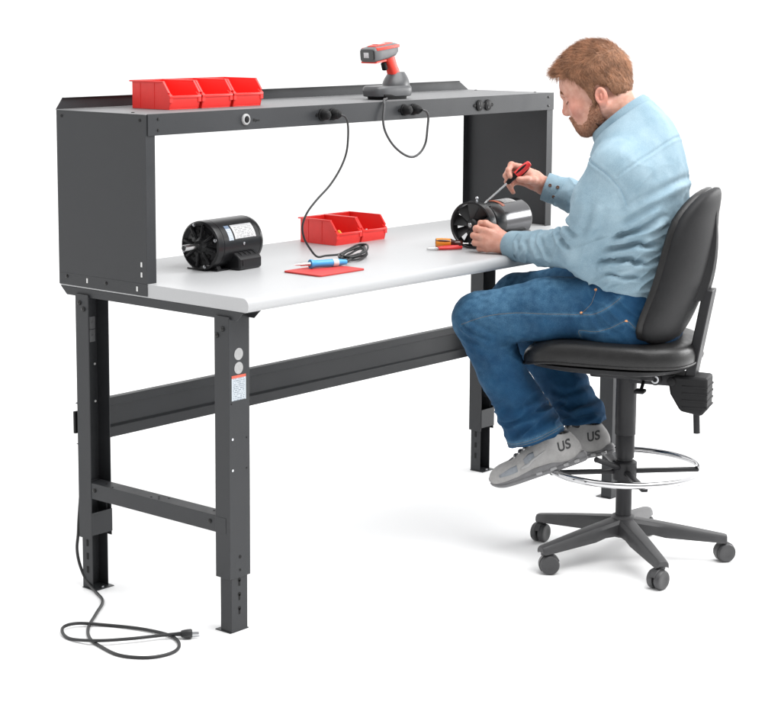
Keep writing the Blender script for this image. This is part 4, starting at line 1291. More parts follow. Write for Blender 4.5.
def face_detail(F):
    hcone(F, (0, 0.110, 0.036), (0, 0.1225, -0.001), 0.0085, 0.0120, 0.012)          # nose ridge
    hell(F, (0, 0.1235, -0.005), (0.0125, 0.0115, 0.0105), 0.008)
    for s in (-1, 1):
        hell(F, (s * 0.012, 0.115, -0.008), (0.0085, 0.011, 0.0085), 0.005)         # wings
        hell(F, (s * 0.0065, 0.119, -0.0165), (0.0035, 0.006, 0.004), 0.003, 's')
        hcone(F, (s * 0.040, 0.098, 0.043), (s * 0.010, 0.115, 0.041), 0.009, 0.009, 0.010)   # brow
        hell(F, (s * 0.032, 0.116, 0.024), (0.017, 0.016, 0.012), 0.010, 's')        # socket
        hell(F, (s * 0.032, 0.094, 0.023), (0.0145, 0.0135, 0.0125), 0.003)          # lidded eyeball
        hcone(F, (s * 0.043, 0.101, 0.018), (s * 0.022, 0.106, 0.017), 0.0028, 0.0028, 0.004)  # lower lid
    hcone(F, (-0.018, 0.108, -0.031), (0.018, 0.108, -0.031), 0.0055, 0.0055, 0.005)
    hell(F, (0, 0.113, -0.031), (0.013, 0.0065, 0.005), 0.004)
    hell(F, (0, 0.109, -0.042), (0.017, 0.0085, 0.0062), 0.004)
    hcone(F, (-0.021, 0.120, -0.0365), (0.021, 0.120, -0.0365), 0.0022, 0.0022, 0.003, 's')
    for s in (-1, 1):   # ears
        rt = rotz3(-0.10 * s) @ rotx3(0.12)
        hell(F, (s * 0.0770, -0.001, 0.002), (0.0085, 0.0175, 0.0255), 0.004, 'u', rt)
        hell(F, (s * 0.076, 0.001, -0.018), (0.0065, 0.0090, 0.010), 0.005, 'u', rt)
        hell(F, (s * 0.0855, 0.0010, 0.004), (0.0098, 0.0110, 0.0180), 0.002, 's', rt)
        hell(F, (s * 0.080, -0.001, 0.002), (0.0035, 0.0035, 0.010), 0.003, 'u', rt)
        hell(F, (s * 0.081, 0.0105, -0.003), (0.004, 0.004, 0.006), 0.003, 'u', rt)


# ---- body: head, neck, trunk, arms and hands in one surface
F = Field((-0.30, -0.18, 0.74), (0.42, 0.50, 1.57), 0.0026)
F.slices([0.76, 0.86, 0.95, 1.05, 1.12, 1.18, 1.235, 1.275], [0] * 8, [0, 0, -0.01, -0.02, -0.02, -0.012, -0.008, 0.0],
         [0.165, 0.17, 0.17, 0.17, 0.170, 0.14, 0.09, 0.055], [0.115, 0.12, 0.115, 0.115, 0.100, 0.085, 0.065, 0.05], 0.01)
F.cone((0, 0.000, 1.235), (0, 0.056, 1.335), 0.050, 0.060, 0.02)
head_base(F); face_detail(F)
ES, EE, EW = (-0.19, -0.005, 1.165), (-0.145, 0.105, 0.930), (0.030, 0.362, 0.907)      # left arm joints
RS, RE, RW = (0.19, -0.005, 1.155), (0.325, 0.095, 0.985), (0.285, 0.340, 1.063)         # right arm joints
for s_, e_, w_ in ((ES, EE, EW), (RS, RE, RW)):
    F.cone(s_, e_, 0.055, 0.044, 0.03); F.cone(e_, w_, 0.044, 0.0265, 0.012)
# left hand: palm against the motor, thumb on top, fingers curling in round the rim
def LH(a, b_, z): return np.array([a, b_, z])
W0 = np.array(EW)
F.path([W0, (0.018, 0.392, 0.912), (0.008, 0.425, 0.917)], [0.026, 0.026, 0.022], 0.012)
kn = [(0.000, 0.436, 0.950), (-0.004, 0.440, 0.931), (-0.003, 0.438, 0.912), (0.002, 0.430, 0.896)]
for i, kp in enumerate(kn):
    kp = np.array(kp)
    F.cone((0.016, 0.385, 0.918 + (0.012 - 0.008 * i)), kp, 0.0165, 0.0108, 0.010)
    ln = (1.0, 1.08, 1.0, 0.82)[i]
    p1 = kp + np.array([0.010, 0.031, 0.004 - 0.002 * i]) * ln
    p2 = p1 + np.array([0.026, 0.007, -0.002]) * ln
    p3 = p2 + np.array([0.019, -0.010, -0.004]) * ln
    F.path([kp, p1, p2, p3], [0.0106, 0.0094, 0.0087, 0.0072] if i < 3 else [0.0095, 0.0083, 0.0076, 0.0065], 0.003)
    F.ell(p1, (0.0098, 0.0098, 0.0096) if i < 3 else (0.0086,) * 3, 0.004)
F.path([(0.026, 0.385, 0.930), (0.030, 0.415, 0.953), (0.038, 0.445, 0.966), (0.046, 0.466, 0.968)], [0.0165, 0.0125, 0.0105, 0.0085], 0.008)
# right hand: screwdriver handle held between thumb (near) and fingers (far)
W1 = np.array(RW)
F.path([W1, (0.262, 0.362, 1.080), (0.246, 0.385, 1.097)], [0.026, 0.027, 0.022], 0.012)
fing = [[(0.228, 0.398, 1.122), (0.200, 0.418, 1.131), (0.179, 0.421, 1.115), (0.171, 0.412, 1.098)],
        [(0.243, 0.407, 1.108), (0.215, 0.430, 1.114), (0.191, 0.433, 1.098), (0.181, 0.421, 1.081)],
        [(0.254, 0.408, 1.091), (0.229, 0.431, 1.094), (0.205, 0.433, 1.078), (0.195, 0.420, 1.062)],
        [(0.259, 0.403, 1.074), (0.238, 0.422, 1.074), (0.217, 0.425, 1.059), (0.207, 0.413, 1.046)]]
for i, pts in enumerate(fing):
    F.cone((0.270, 0.362, 1.092 - 0.008 * i), pts[0], 0.0165, 0.0108, 0.010)
    F.path(pts, [0.0106, 0.0095, 0.0088, 0.0073] if i < 3 else [0.0096, 0.0084, 0.0077, 0.0066], 0.003)
    F.ell(pts[1], (0.0098,) * 3, 0.004)
F.path([(0.262, 0.350, 1.076), (0.226, 0.356, 1.082), (0.196, 0.368, 1.088), (0.174, 0.386, 1.090)], [0.0175, 0.0135, 0.0112, 0.0088], 0.008)
P, Q = F.mesh(); P, Q = biggest(P, Q); P = relax(P, Q, 2, 0.4)
N = vnormals(P, Q)
P = P + N * (0.00035 * perlin(P, 160, 3))[:, None]
Pc = ((P - HO) @ HR) / HS                                        # canonical head coordinates
red = np.zeros(len(P))
for c_, r_ in (((-0.084, 0, 0.0), 0.032), ((0.084, 0, 0.0), 0.032), ((0, 0.132, -0.006), 0.02), ((-0.05, 0.085, -0.004), 0.03), ((0.05, 0.085, -0.004), 0.03), ((0, 0.112, -0.036), 0.018)):
    red = np.maximum(red, np.exp(-(np.linalg.norm(Pc - np.array(c_), axis=1) / r_) ** 2))
for pts in fing: red = np.maximum(red, 0.8 * np.exp(-(np.linalg.norm(P - np.array(pts[1]), axis=1) / 0.012) ** 2))
for kp in kn: red = np.maximum(red, 0.8 * np.exp(-(np.linalg.norm(P - (np.array(kp) + np.array([0.01, 0.031, 0.0])), axis=1) / 0.014) ** 2))
red = np.maximum(red, 0.35 * (P[:, 2] < 1.18))


def skin_mat():
    m = mat('fair_skin', (0.56, 0.31, 0.235), 0.46, sss=0.25, bump=0.10, bscale=900, spec=0.4)
    n = m.node_tree.nodes; l = m.node_tree.links; p = n['Principled BSDF']
    at = n.new('ShaderNodeAttribute'); at.attribute_name = 'redness'
    tc = n.new('ShaderNodeTexCoord'); nz = n.new('ShaderNodeTexNoise'); nz.inputs['Scale'].default_value = 55; nz.inputs['Detail'].default_value = 5
    l.new(tc.outputs['Object'], nz.inputs['Vector'])
    m1 = n.new('ShaderNodeMixRGB'); m1.inputs[1].default_value = (0.60, 0.345, 0.265, 1); m1.inputs[2].default_value = (0.50, 0.255, 0.185, 1)
    mr = n.new('ShaderNodeMapRange'); mr.inputs[1].default_value = 0.35; mr.inputs[2].default_value = 0.65; l.new(nz.outputs['Fac'], mr.inputs[0])
    l.new(mr.outputs[0], m1.inputs[0])
    m2_ = n.new('ShaderNodeMixRGB'); m2_.inputs[2].default_value = (0.56, 0.175, 0.130, 1)
    ml = n.new('ShaderNodeMath'); ml.operation = 'MULTIPLY'; ml.inputs[1].default_value = 0.55; l.new(at.outputs['Fac'], ml.inputs[0])
    l.new(ml.outputs[0], m2_.inputs[0]); l.new(m1.outputs[0], m2_.inputs[1]); l.new(m2_.outputs[0], p.inputs['Base Color'])
    return m


M['skin'] = skin_mat()
body = add_mesh('body', P, Q, M['skin'], man, {'redness': red})

# lash lines and brows
b = B()
for s in (-1, 1):
    pts = [H(s * 0.0195, 0.1045, 0.0185), H(s * 0.026, 0.1085, 0.0155), H(s * 0.034, 0.1080, 0.0145), H(s * 0.042, 0.1035, 0.0165), H(s * 0.0475, 0.0985, 0.0185)]
    b.tube(spline(pts, 5), 0.0015, 6)
b.done('eyelash', M['lash'], body, 60)


# ---- hair: a close under-layer plus thousands of short tapered strands
def strands(P, Q, n, flow, lmin, lmax, rad, lift, seed, curl=0.15, keep=None, scale=None):
    rs = np.random.default_rng(seed)
    a, b_, c_, d_ = (P[Q[:, k]] for k in range(4))
    ar = np.linalg.norm(np.cross(c_ - a, d_ - b_), axis=1)
    cen = (a + b_ + c_ + d_) / 4
    if keep is not None: ar = ar * keep(cen)
    ar /= ar.sum()
    f = rs.choice(len(Q), n, p=ar); u, v = rs.random(n)[:, None], rs.random(n)[:, None]
    p0 = (a[f] * (1 - u) + b_[f] * u) * (1 - v) + (d_[f] * (1 - u) + c_[f] * u) * v
    nn = np.cross(c_[f] - a[f], d_[f] - b_[f]); nn /= np.linalg.norm(nn, axis=1, keepdims=True)
    fl_ = flow(p0, nn); fl_ = fl_ + rs.normal(0, curl, (n, 3)); fl_ -= nn * (fl_ * nn).sum(1, keepdims=True)
    fl_ /= np.linalg.norm(fl_, axis=1, keepdims=True) + 1e-9
    ln = (lmin + (lmax - lmin) * rs.random(n))[:, None]
    lf = (lift * (0.5 + rs.random(n)))[:, None]
    if scale is not None: ln = ln * scale(p0)[:, None]
    V = []; K = 4
    side = np.cross(fl_, nn)
    for k in range(K):
        t_ = k / (K - 1)
        pc = p0 - nn * 0.001 + fl_ * ln * t_ + nn * ln * lf * (t_ - 0.55 * t_ * t_)
        r_ = rad * (1 - 0.85 * t_)
        for j in range(3):
            an = 2 * math.pi * j / 3
            V.append(pc + side * r_ * math.cos(an) + nn * r_ * math.sin(an))
    V = np.stack(V, 1).reshape(-1, 3)
    base = (np.arange(n) * K * 3)[:, None, None]
    q = []
    for k in range(K - 1):
        for j in range(3):
            q.append([k * 3 + j, k * 3 + (j + 1) % 3, (k + 1) * 3 + (j + 1) % 3, (k + 1) * 3 + j])
    return V, (np.array(q)[None] + base).reshape(-1, 4)


FH = Field((-0.14, -0.10, 1.19), (0.14, 0.31, 1.58), 0.0026)
hell(FH, (0, 0.020, 0.066), (0.085, 0.106, 0.101), 0.01)
hell(FH, (0, 0.072, 0.090), (0.066, 0.060, 0.044), 0.02)
hell(FH, (0, -0.022, 0.022), (0.076, 0.053, 0.056), 0.02)
for s in (-1, 1): hcone(FH, (s * 0.071, 0.022, 0.03), (s * 0.068, 0.026, -0.020), 0.012, 0.011, 0.01)
P, Q = FH.mesh(); P = relax(P, Q, 1)
Pc = ((P - HO) @ HR) / HS
hl = np.interp(Pc[:, 1], [-0.12, -0.05, -0.030, -0.022, 0.008, 0.014, 0.032, 0.042, 0.060, 0.088, 0.105, 0.15], [-0.036, -0.028, -0.016, 0.018, 0.026, -0.030, -0.030, 0.020, 0.055, 0.082, 0.093, 0.100])
hl = hl + 0.004 * perlin(P, 120, 9)
keepv = Pc[:, 2] > hl
kf = keepv[Q].all(1)
Q2 = Q[kf]; N = vnormals(P, Q)
edge = np.clip((Pc[:, 2] - hl) / 0.022, 0, 1)
P = P - N * (0.011 * (1 - edge) ** 1.5)[:, None]                   # thin towards the hairline
P = P + N * (0.0026 * perlin(P * np.array([1.6, 0.6, 1]), 62, 4) + 0.0018 * perlin(P * np.array([1.8, 0.7, 1]), 130, 5))[:, None]
P = P - N * 0.0055
used = np.unique(Q2); mp = np.full(len(P), -1); mp[used] = np.arange(len(used))
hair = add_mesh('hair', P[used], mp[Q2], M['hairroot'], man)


def hflow(p0, nn):
    c_ = ((p0 - HO) @ HR) / HS
    top = np.clip((c_[:, 2] - 0.07) / 0.06, 0, 1)[:, None]
    f = top * np.array([0.25, 1.0, 0.15]) + (1 - top) * np.array([0.0, -0.35, -1.0])
    frnt = np.clip((c_[:, 1] - 0.05) / 0.05, 0, 1)[:, None]
    f = f * (1 - frnt) + frnt * np.array([0.1, 1.0, 0.05])
    return f @ HR.T


Ph, Qh = P[used], mp[Q2]
def hlen(p0):
    c_ = ((p0 - HO) @ HR) / HS
    return np.clip(0.42 + (c_[:, 2] - 0.02) / 0.10, 0.42, 1.15)


V1, q1 = strands(Ph, Qh, 12000, hflow, 0.016, 0.029, 0.00055, 0.25, 21, 0.24, None, hlen)
# longer fringe over the forehead and on the crown
def fr_keep(cen):
    c_ = ((cen - HO) @ HR) / HS
    return ((c_[:, 1] > 0.075) & (c_[:, 2] > 0.075)).astype(float)
V2, q2 = strands(Ph, Qh, 1100, hflow, 0.022, 0.042, 0.0006, 0.40, 22, 0.24, fr_keep)
add_mesh('strands', np.concatenate([V1, V2]), np.concatenate([q1, q2 + len(V1)]), M['hair'], hair)['kind'] = 'stuff'

# beard: under-layer over the jaw and strands
FB = Field((-0.11, 0.0, 1.17), (0.11, 0.25, 1.42), 0.0026)
head_base(FB, 0.0)
hell(FB, (0, 0.086, -0.064), (0.027, 0.020, 0.022), 0.02)
hcone(FB, (-0.022, 0.112, -0.0235), (0.022, 0.112, -0.0235), 0.0045, 0.0045, 0.006)
for s in (-1, 1):
    hcone(FB, (s * 0.022, 0.110, -0.0235), (s * 0.027, 0.103, -0.048), 0.006, 0.006, 0.008)
    hcone(FB, (s * 0.060, 0.008, -0.034), (s * 0.030, 0.072, -0.067), 0.015, 0.016, 0.02)
P, Q = FB.mesh(); P = relax(P, Q, 1)
Pc = ((P - HO) @ HR) / HS
y, z, x = Pc[:, 1], Pc[:, 2], np.abs(Pc[:, 0])
top = np.interp(y, [0.0, 0.02, 0.040, 0.050, 0.062, 0.080, 0.094, 0.103, 0.15], [-0.005, 0.0, -0.002, -0.022, -0.044, -0.051, -0.044, -0.0195, -0.0195]) + 0.003 * perlin(P, 140, 8)
lips = (y > 0.096) & (x < 0.022) & (z > -0.049) & (z < -0.0275)
keepv = (z < top) & (y > 0.014) & ~lips & ~((y < 0.040) & (z < -0.062))
kf = keepv[Q].all(1); Q2 = Q[kf]; used = np.unique(Q2); mp = np.full(len(P), -1); mp[used] = np.arange(len(used))
edge = np.clip((top - z) / 0.014, 0, 1); N = vnormals(P, Q)
P = P + N * (0.0018 * edge - 0.0012)[:, None] + N * (0.0012 * perlin(P, 260, 6))[:, None]
bmat = mat('beard_under', (0.31, 0.150, 0.090), 0.75, var=0.3, vscale=150, bump=0.8, bscale=420)
beard = add_mesh('beard', P[used], mp[Q2], bmat, man)


def bflow(p0, nn): return np.tile(HR @ np.array([0, 0.15, -1.0]), (len(p0), 1))


V1, q1 = strands(P[used], mp[Q2], 3800, bflow, 0.004, 0.009, 0.00045, 0.45, 31, 0.35)
add_mesh('strands', V1, q1, M['beard'], beard)['kind'] = 'stuff'
# eyebrows
b = B()
rs_ = np.random.default_rng(5)
for s in (-1, 1):
    for k in range(110):
        t_ = rs_.random(); p0 = H(s * (0.014 + 0.030 * t_), 0.1205 - 0.014 * t_ ** 1.6, 0.043 + 0.004 * math.sin(t_ * 3) + 0.004 * rs_.normal() * 0.6)
        d_ = HR @ np.array([s * 0.9, -0.3, 0.35]); b.tube([p0, p0 + d_ * 0.005, p0 + d_ * 0.009 - np.array([0, 0, 0.001])], [0.0006, 0.0006, 0.0001], 4)
eb_ = b.done('eyebrow', M['hair'], body, 60); eb_['kind'] = 'stuff'

# ---- shirt
STR = {
 'arm_seam': [(0.106, 1.185), (0.072, 1.186), (0.047, 1.176), (0.018, 1.161), (-0.002, 1.145), (-0.025, 1.118), (-0.037, 1.091), (-0.043, 1.063)],
 'yoke': [(-0.02, 1.15), (-0.064, 1.185), (-0.105, 1.222), (-0.151, 1.262)],
}
FOLDS = [  # (polyline, depth, width)
 ([(0.034, 0.934), (-0.011, 0.95), (-0.067, 0.956), (-0.123, 0.947)], .0105, .0078),
 ([(0.056, 0.893), (0.011, 0.91), (-0.046, 0.913), (-0.097, 0.896)], .0105, .0078),
 ([(0.012, 0.969), (-0.033, 0.985), (-0.08, 1.001), (-0.132, 1.037)], .0085, .0080),
 ([(0.027, 0.872), (-0.027, 0.864), (-0.081, 0.861)], .0065, .007),
 ([(-0.037, 1.058), (-0.073, 1.082), (-0.12, 1.106), (-0.175, 1.141)], .0040, .010),
 ([(-0.015, 1.009), (-0.065, 1.039), (-0.12, 1.072)], .0055, .0085),
 ([(0.042, 1.088), (0.063, 1.02), (0.09, 0.962)], .003, .013),
 ([(0.177, 1.02), (0.137, 0.994), (0.096, 0.973)], .006, .0075),
 ([(0.194, 0.997), (0.165, 0.964), (0.118, 0.933)], .0062, .0075),
 ([(0.24, 0.956), (0.222, 0.923), (0.186, 0.896)], .0045, .008),
 ([(0.293, 0.938), (0.284, 0.915), (0.272, 0.895)], .0022, .007),
 ([(0.007, 1.064), (0.028, 0.999), (0.061, 0.947)], .003, .012),
 ([(0.262, 0.965), (0.252, 0.930), (0.222, 0.888)], .0035, .008),
 ([(0.325, 0.935), (0.318, 0.912), (0.308, 0.895)], .002, .006),
 ([(0.11, 1.10), (0.135, 1.05), (0.14, 1.01)], .003, .012),
]
F = Field((-0.33, -0.22, 0.75), (0.44, 0.42, 1.38), 0.0031)
F.slices([0.785, 0.825, 0.87, 0.95, 1.05, 1.12, 1.18, 1.235, 1.285, 1.33, 1.348], [0] * 11,
         [0, 0.002, 0.0, -0.008, -0.020, -0.022, -0.016, -0.016, -0.020, -0.012, -0.010],
         [0.188, 0.200, 0.200, 0.196, 0.196, 0.203, 0.196, 0.155, 0.112, 0.084, 0.070],
         [0.140, 0.149, 0.147, 0.143, 0.140, 0.136, 0.131, 0.117, 0.092, 0.054, 0.036], 0.01)
for s in (-1, 1):
    F.cone((s * 0.07, -0.005, 1.232), (s * 0.180, -0.004, 1.170), 0.050, 0.060, 0.05)
F.path([(-0.192, -0.002, 1.156), (-0.178, 0.048, 1.060), EE], [0.070, 0.071, 0.064], 0.05)
F.path([EE, (-0.055, 0.235, 0.914), (0.018, 0.345, 0.906)], [0.064, 0.052, 0.044], 0.012)
F.path([(0.195, -0.002, 1.150), RE], [0.073, 0.060], 0.03); F.path([RE, (0.300, 0.26, 1.035), (0.290, 0.322, 1.056)], [0.060, 0.049, 0.043], 0.012)
# hem blousing over the waist and cut
F.cut((0, 0.05, 0.829), (0, 0.25, -1.0), (-0.30, -0.22, 0.75), (0.30, 0.178, 0.90), 0.006)
F.cut((0, 0.040, 1.280), (0, 0.62, 0.785), (-0.20, -0.20, 1.16), (0.20, 0.25, 1.38), 0.005)
# open the cuffs
ld = np.array([0.018, 0.345, 0.906]) - np.array([-0.055, 0.235, 0.914]); ld /= np.linalg.norm(ld)
rd = np.array([0.290, 0.322, 1.056]) - np.array([0.300, 0.26, 1.035]); rd /= np.linalg.norm(rd)
lc = np.array([0.020, 0.348, 0.906]); rc = np.array([0.290, 0.322, 1.056])
F.cut(lc, ld, lc - 0.085, lc + 0.095)
F.cut(rc, rd, rc - 0.085, rc + 0.095)
F.cone(lc - ld * 0.03, lc + ld * 0.03, 0.036, 0.040, 0.002, 's'); F.cone(rc - rd * 0.03, rc + rd * 0.03, 0.035, 0.039, 0.002, 's')
P, Q = F.mesh(); P, Q = biggest(P, Q); P = relax(P, Q, 14)
N = vnormals(P, Q)
amp = 0.0026 * np.clip((1.16 - P[:, 2]) / 0.15, 0.25, 1)
P = P + N * (amp * perlin(P * np.array([1, 1, 1.7]), 17, 12) + 0.0015 * perlin(P * np.array([1, 1, 1.5]), 42, 13) * np.clip((1.2 - P[:, 2]) / .2, .3, 1))[:, None]
for ln_, am, wd in FOLDS:
    N = vnormals(P, Q); P = crease(P, N, ln_, am * 1.75, wd)
# right flank and back get their own folds
for ln_, am, wd in ([(0.05, 0.93), (-0.10, 0.95)], .006, .010), ([(0.06, 0.89), (-0.10, 0.905)], .006, .010), ([(0.0, 0.98), (-0.13, 1.03)], .005, .011), ([(0.20, 1.02), (0.12, 0.98)], .005, .010):
    N = vnormals(P, Q); P = crease(P, N, ln_, am, wd, side=1)
N = vnormals(P, Q); P = crease(P, N, STR['arm_seam'], .0022, .0040, taper=False)
N = vnormals(P, Q); P = crease(P, N, STR['yoke'], .0022, .0038, taper=False)
# crisp small wrinkles: ridged noise where the cloth bunches (waist, elbow crook, cuffs, armpit)
def ridged(P, sc_, seed, p=5): return (1 - np.abs(perlin(P * np.array(sc_), 1.0, seed))) ** p


def near(P, a, b_, r):
    a = np.array(a); d = np.array(b_) - a; t_ = np.clip(((P - a) @ d) / (d @ d), 0, 1)
    return np.exp(-(np.linalg.norm(P - a - t_[:, None] * d, axis=1) / r) ** 4)


N = vnormals(P, Q)
m_w = np.clip((1.02 - P[:, 2]) / 0.08, 0, 1) * np.clip((P[:, 2] - 0.80) / 0.03, 0, 1) * (np.abs(P[:, 1]) < 0.17)
m_fl = near(P, EE, lc, 0.085); m_fr = near(P, RE, rc, 0.085); m_up = near(P, ES, EE, 0.10)
m_bk = np.clip((-0.05 - P[:, 1]) / 0.05, 0, 1) * np.clip((P[:, 2] - 0.95) / 0.1, 0, 1) * np.clip((1.2 - P[:, 2]) / 0.08, 0, 1)
tw = P.copy(); tw[:, 2] += 0.45 * tw[:, 1]                          # folds run slanting round the waist
ta = P.copy(); ta[:, 1] += 0.5 * ta[:, 2]
disp = 0.0092 * m_w * (1 - m_fl) * (ridged(tw, (7, 7, 27), 51) - 0.45)
disp += 0.0056 * np.maximum(m_fl, m_fr) * (ridged(ta, (16, 24, 10), 52) - 0.45)
disp += 0.0020 * m_up * (1 - m_fl) * (ridged(ta, (8, 20, 13), 53) - 0.45)
disp += 0.0030 * m_bk * (ridged(tw + np.array([0, 0, 0.2]) + tw[:, [2, 0, 1]] * 0.35, (9, 9, 17), 54) - 0.45)
P = P + N * disp[:, None]
worn = np.clip(0.5 + 1.1 * perlin(P, 9, 40), 0, 1) * 0.12
M['shirt'] = denim('light_blue_denim', (0.165, 0.255, 0.315), (0.280, 0.383, 0.445), 'worn', (0.35, 0.475, 0.55), 0.55, 0.5)
shirt = add_mesh('shirt', P, Q, M['shirt'], man, {'worn': worn})
sbvh = BVHTree.FromPolygons([tuple(p) for p in P], [tuple(q) for q in Q])


def project_line(bvh, line, side, n=10, off=0.0004, a0=None):
    """lay a (forward, up) polyline onto the cloth surface from one flank"""
    out = []
    for p in spline([(0, u, v) for u, v in line], n):
        hit = bvh.ray_cast(Vector((a0 if a0 is not None else side * 0.6, p.y, p.z)), Vector((-side, 0, 0)))
        if hit[0] is not None: out.append(hit[0] + hit[1] * off)
    return out


def stitch(bvh, line, name, m_, parent, side=-1, r=0.0006, dash=0.004, off=0.0004):
    pts = project_line(bvh, line, side, 24, off)
    b = B(); acc = 0; cur = []
    for i in range(1, len(pts)):
        if (pts[i] - pts[i - 1]).length > 0.03: cur = []; continue
        if not cur: cur = [pts[i - 1]]
        cur.append(pts[i]); acc += (pts[i] - pts[i - 1]).length
        if i == len(pts) - 1 and len(cur) > 1:
            b.tube(cur, r, 5); cur = []; acc = 0
    return b.done(name, m_, parent, 60)


for k in ('arm_seam', 'yoke'):
    ln2 = [(u + 0.004, v + 0.004) for u, v in STR[k]]
    stitch(sbvh, ln2, 'seam_stitching', M['shirtthread'], shirt, r=0.0005, dash=0.0035)
# collar band with a folded-over leaf
b = B(); rs = []
NC = 56
fdir = Vector((0, 0.145, -0.115)).normalized(); ndir = Vector((0, 0.115, 0.145)).normalized()
cc = Vector((0, 0.040, 1.297))
prof = [(-0.004, -0.034), (0.000, -0.020), (0.001, 0.0), (0.003, 0.004), (0.007, 0.004), (0.0135, -0.008), (0.0215, -0.037), (0.0180, -0.040), (0.0100, -0.014), (0.0045, -0.012), (0.003, -0.034)]
cols = []
for i in range(NC):
    a = 2 * math.pi * i / NC
    c_, s_ = math.cos(a), math.sin(a)
    rad = Vector((s_ * 0.070, 0, 0)) + fdir * (c_ * 0.086)
    rn = (Vector((s_ / 0.070, 0, 0)) + fdir * (c_ / 0.086)).normalized()
    wv = 1 + 0.06 * math.sin(3 * a + 1)
    cols.append([cc + rad + rn * (u * (1 + (-0.10 * (1 - c_) if v < -0.03 and u > 0.01 else 0))) + ndir * (v * wv * (1 + (0.14 * (1 - c_) if u > 0.005 else 0)) + 0.004 * (1 - c_) * 0.5) for u, v in prof])
rs = cols + [cols[0]]
b.rings(rs, cap=False); bmesh.ops.remove_doubles(b.bm, verts=b.bm.verts[:], dist=1e-5)
b.done('collar', M['shirt'], shirt, 50)
# cuffs with buttons
for nm, c0, dr, r0_, btn in (('left', lc, ld, 0.0450, False), ('right', rc, rd, 0.0440, True)):
    b = B(); dr = Vector(dr); q = dr.to_track_quat('Z', 'Y'); c0 = Vector(c0)
    rs = []
    for h_, r_ in ((-0.040, r0_ * 1.02), (-0.038, r0_ * 1.05), (-0.010, r0_ * 1.045), (0.012, r0_ * 1.03), (0.015, r0_ * 1.01), (0.015, r0_ * 0.95), (0.0, r0_ * 0.93), (-0.03, r0_ * 0.92)):
        rs.append([c0 + q @ Vector((r_ * (1 + 0.03 * math.sin(3 * a + h_ * 60)) * math.cos(a), r_ * (1 + 0.03 * math.sin(2 * a + 1)) * math.sin(a), h_)) for a in [2 * math.pi * i / 48 for i in range(48)]])
    b.rings(rs, cap=False); cf = b.done('cuff', M['shirt'], shirt, 50)
    cam_l = Vector((-0.92, -0.37, 0.13))
    b = B()
    out = (cam_l - dr * cam_l.dot(dr)).normalized()
    side = dr.cross(out)
    for h_, k_ in (((-0.002, 0.10), (-0.026, 0.16), (-0.024, -0.55)) if btn else ((0.0, 2.4),)):
        nn = (out * math.cos(k_) + side * math.sin(k_))
        b.lathe([(0, 0.0052), (0.0022, 0.0052), (0.003, 0.004), (0.0022, 0.003), (0.0022, 0)], c0 + dr * h_ + nn * (r0_ * 1.04 - 0.0005), nn, 16)
    b.done('button', M['lash'], cf, 40)

# ---- jeans
F = Field((-0.27, -0.20, 0.30), (0.26, 0.52, 0.90), 0.0036)
F.slices([0.664, 0.70, 0.76, 0.82, 0.865], [0] * 5, [-0.010, -0.006, -0.002, 0.0, 0.0], [0.185, 0.195, 0.192, 0.182, 0.172], [0.140, 0.146, 0.140, 0.134, 0.128], 0.02)
LHp, LK, LA = (-0.100, -0.01, 0.762), (-0.145, 0.405, 0.712), (-0.108, 0.243, 0.372)
F.path([LHp, (-0.122, 0.20, 0.748), LK], [0.098, 0.087, 0.076], 0.03)
F.path([LK, (-0.135, 0.340, 0.56), (-0.120, 0.280, 0.45), (-0.108, 0.241, 0.372), (-0.103, 0.222, 0.32)], [0.076, 0.070, 0.073, 0.084, 0.088], 0.012)
RHp, RK = (0.095, -0.01, 0.765), (0.140, 0.375, 0.728)
F.path([RHp, (0.120, 0.19, 0.760), RK], [0.098, 0.088, 0.078], 0.03)
F.path([RK, (0.125, 0.29, 0.58), (0.112, 0.205, 0.47), (0.102, 0.158, 0.390), (0.098, 0.140, 0.345)], [0.078, 0.070, 0.066, 0.070, 0.073], 0.012)
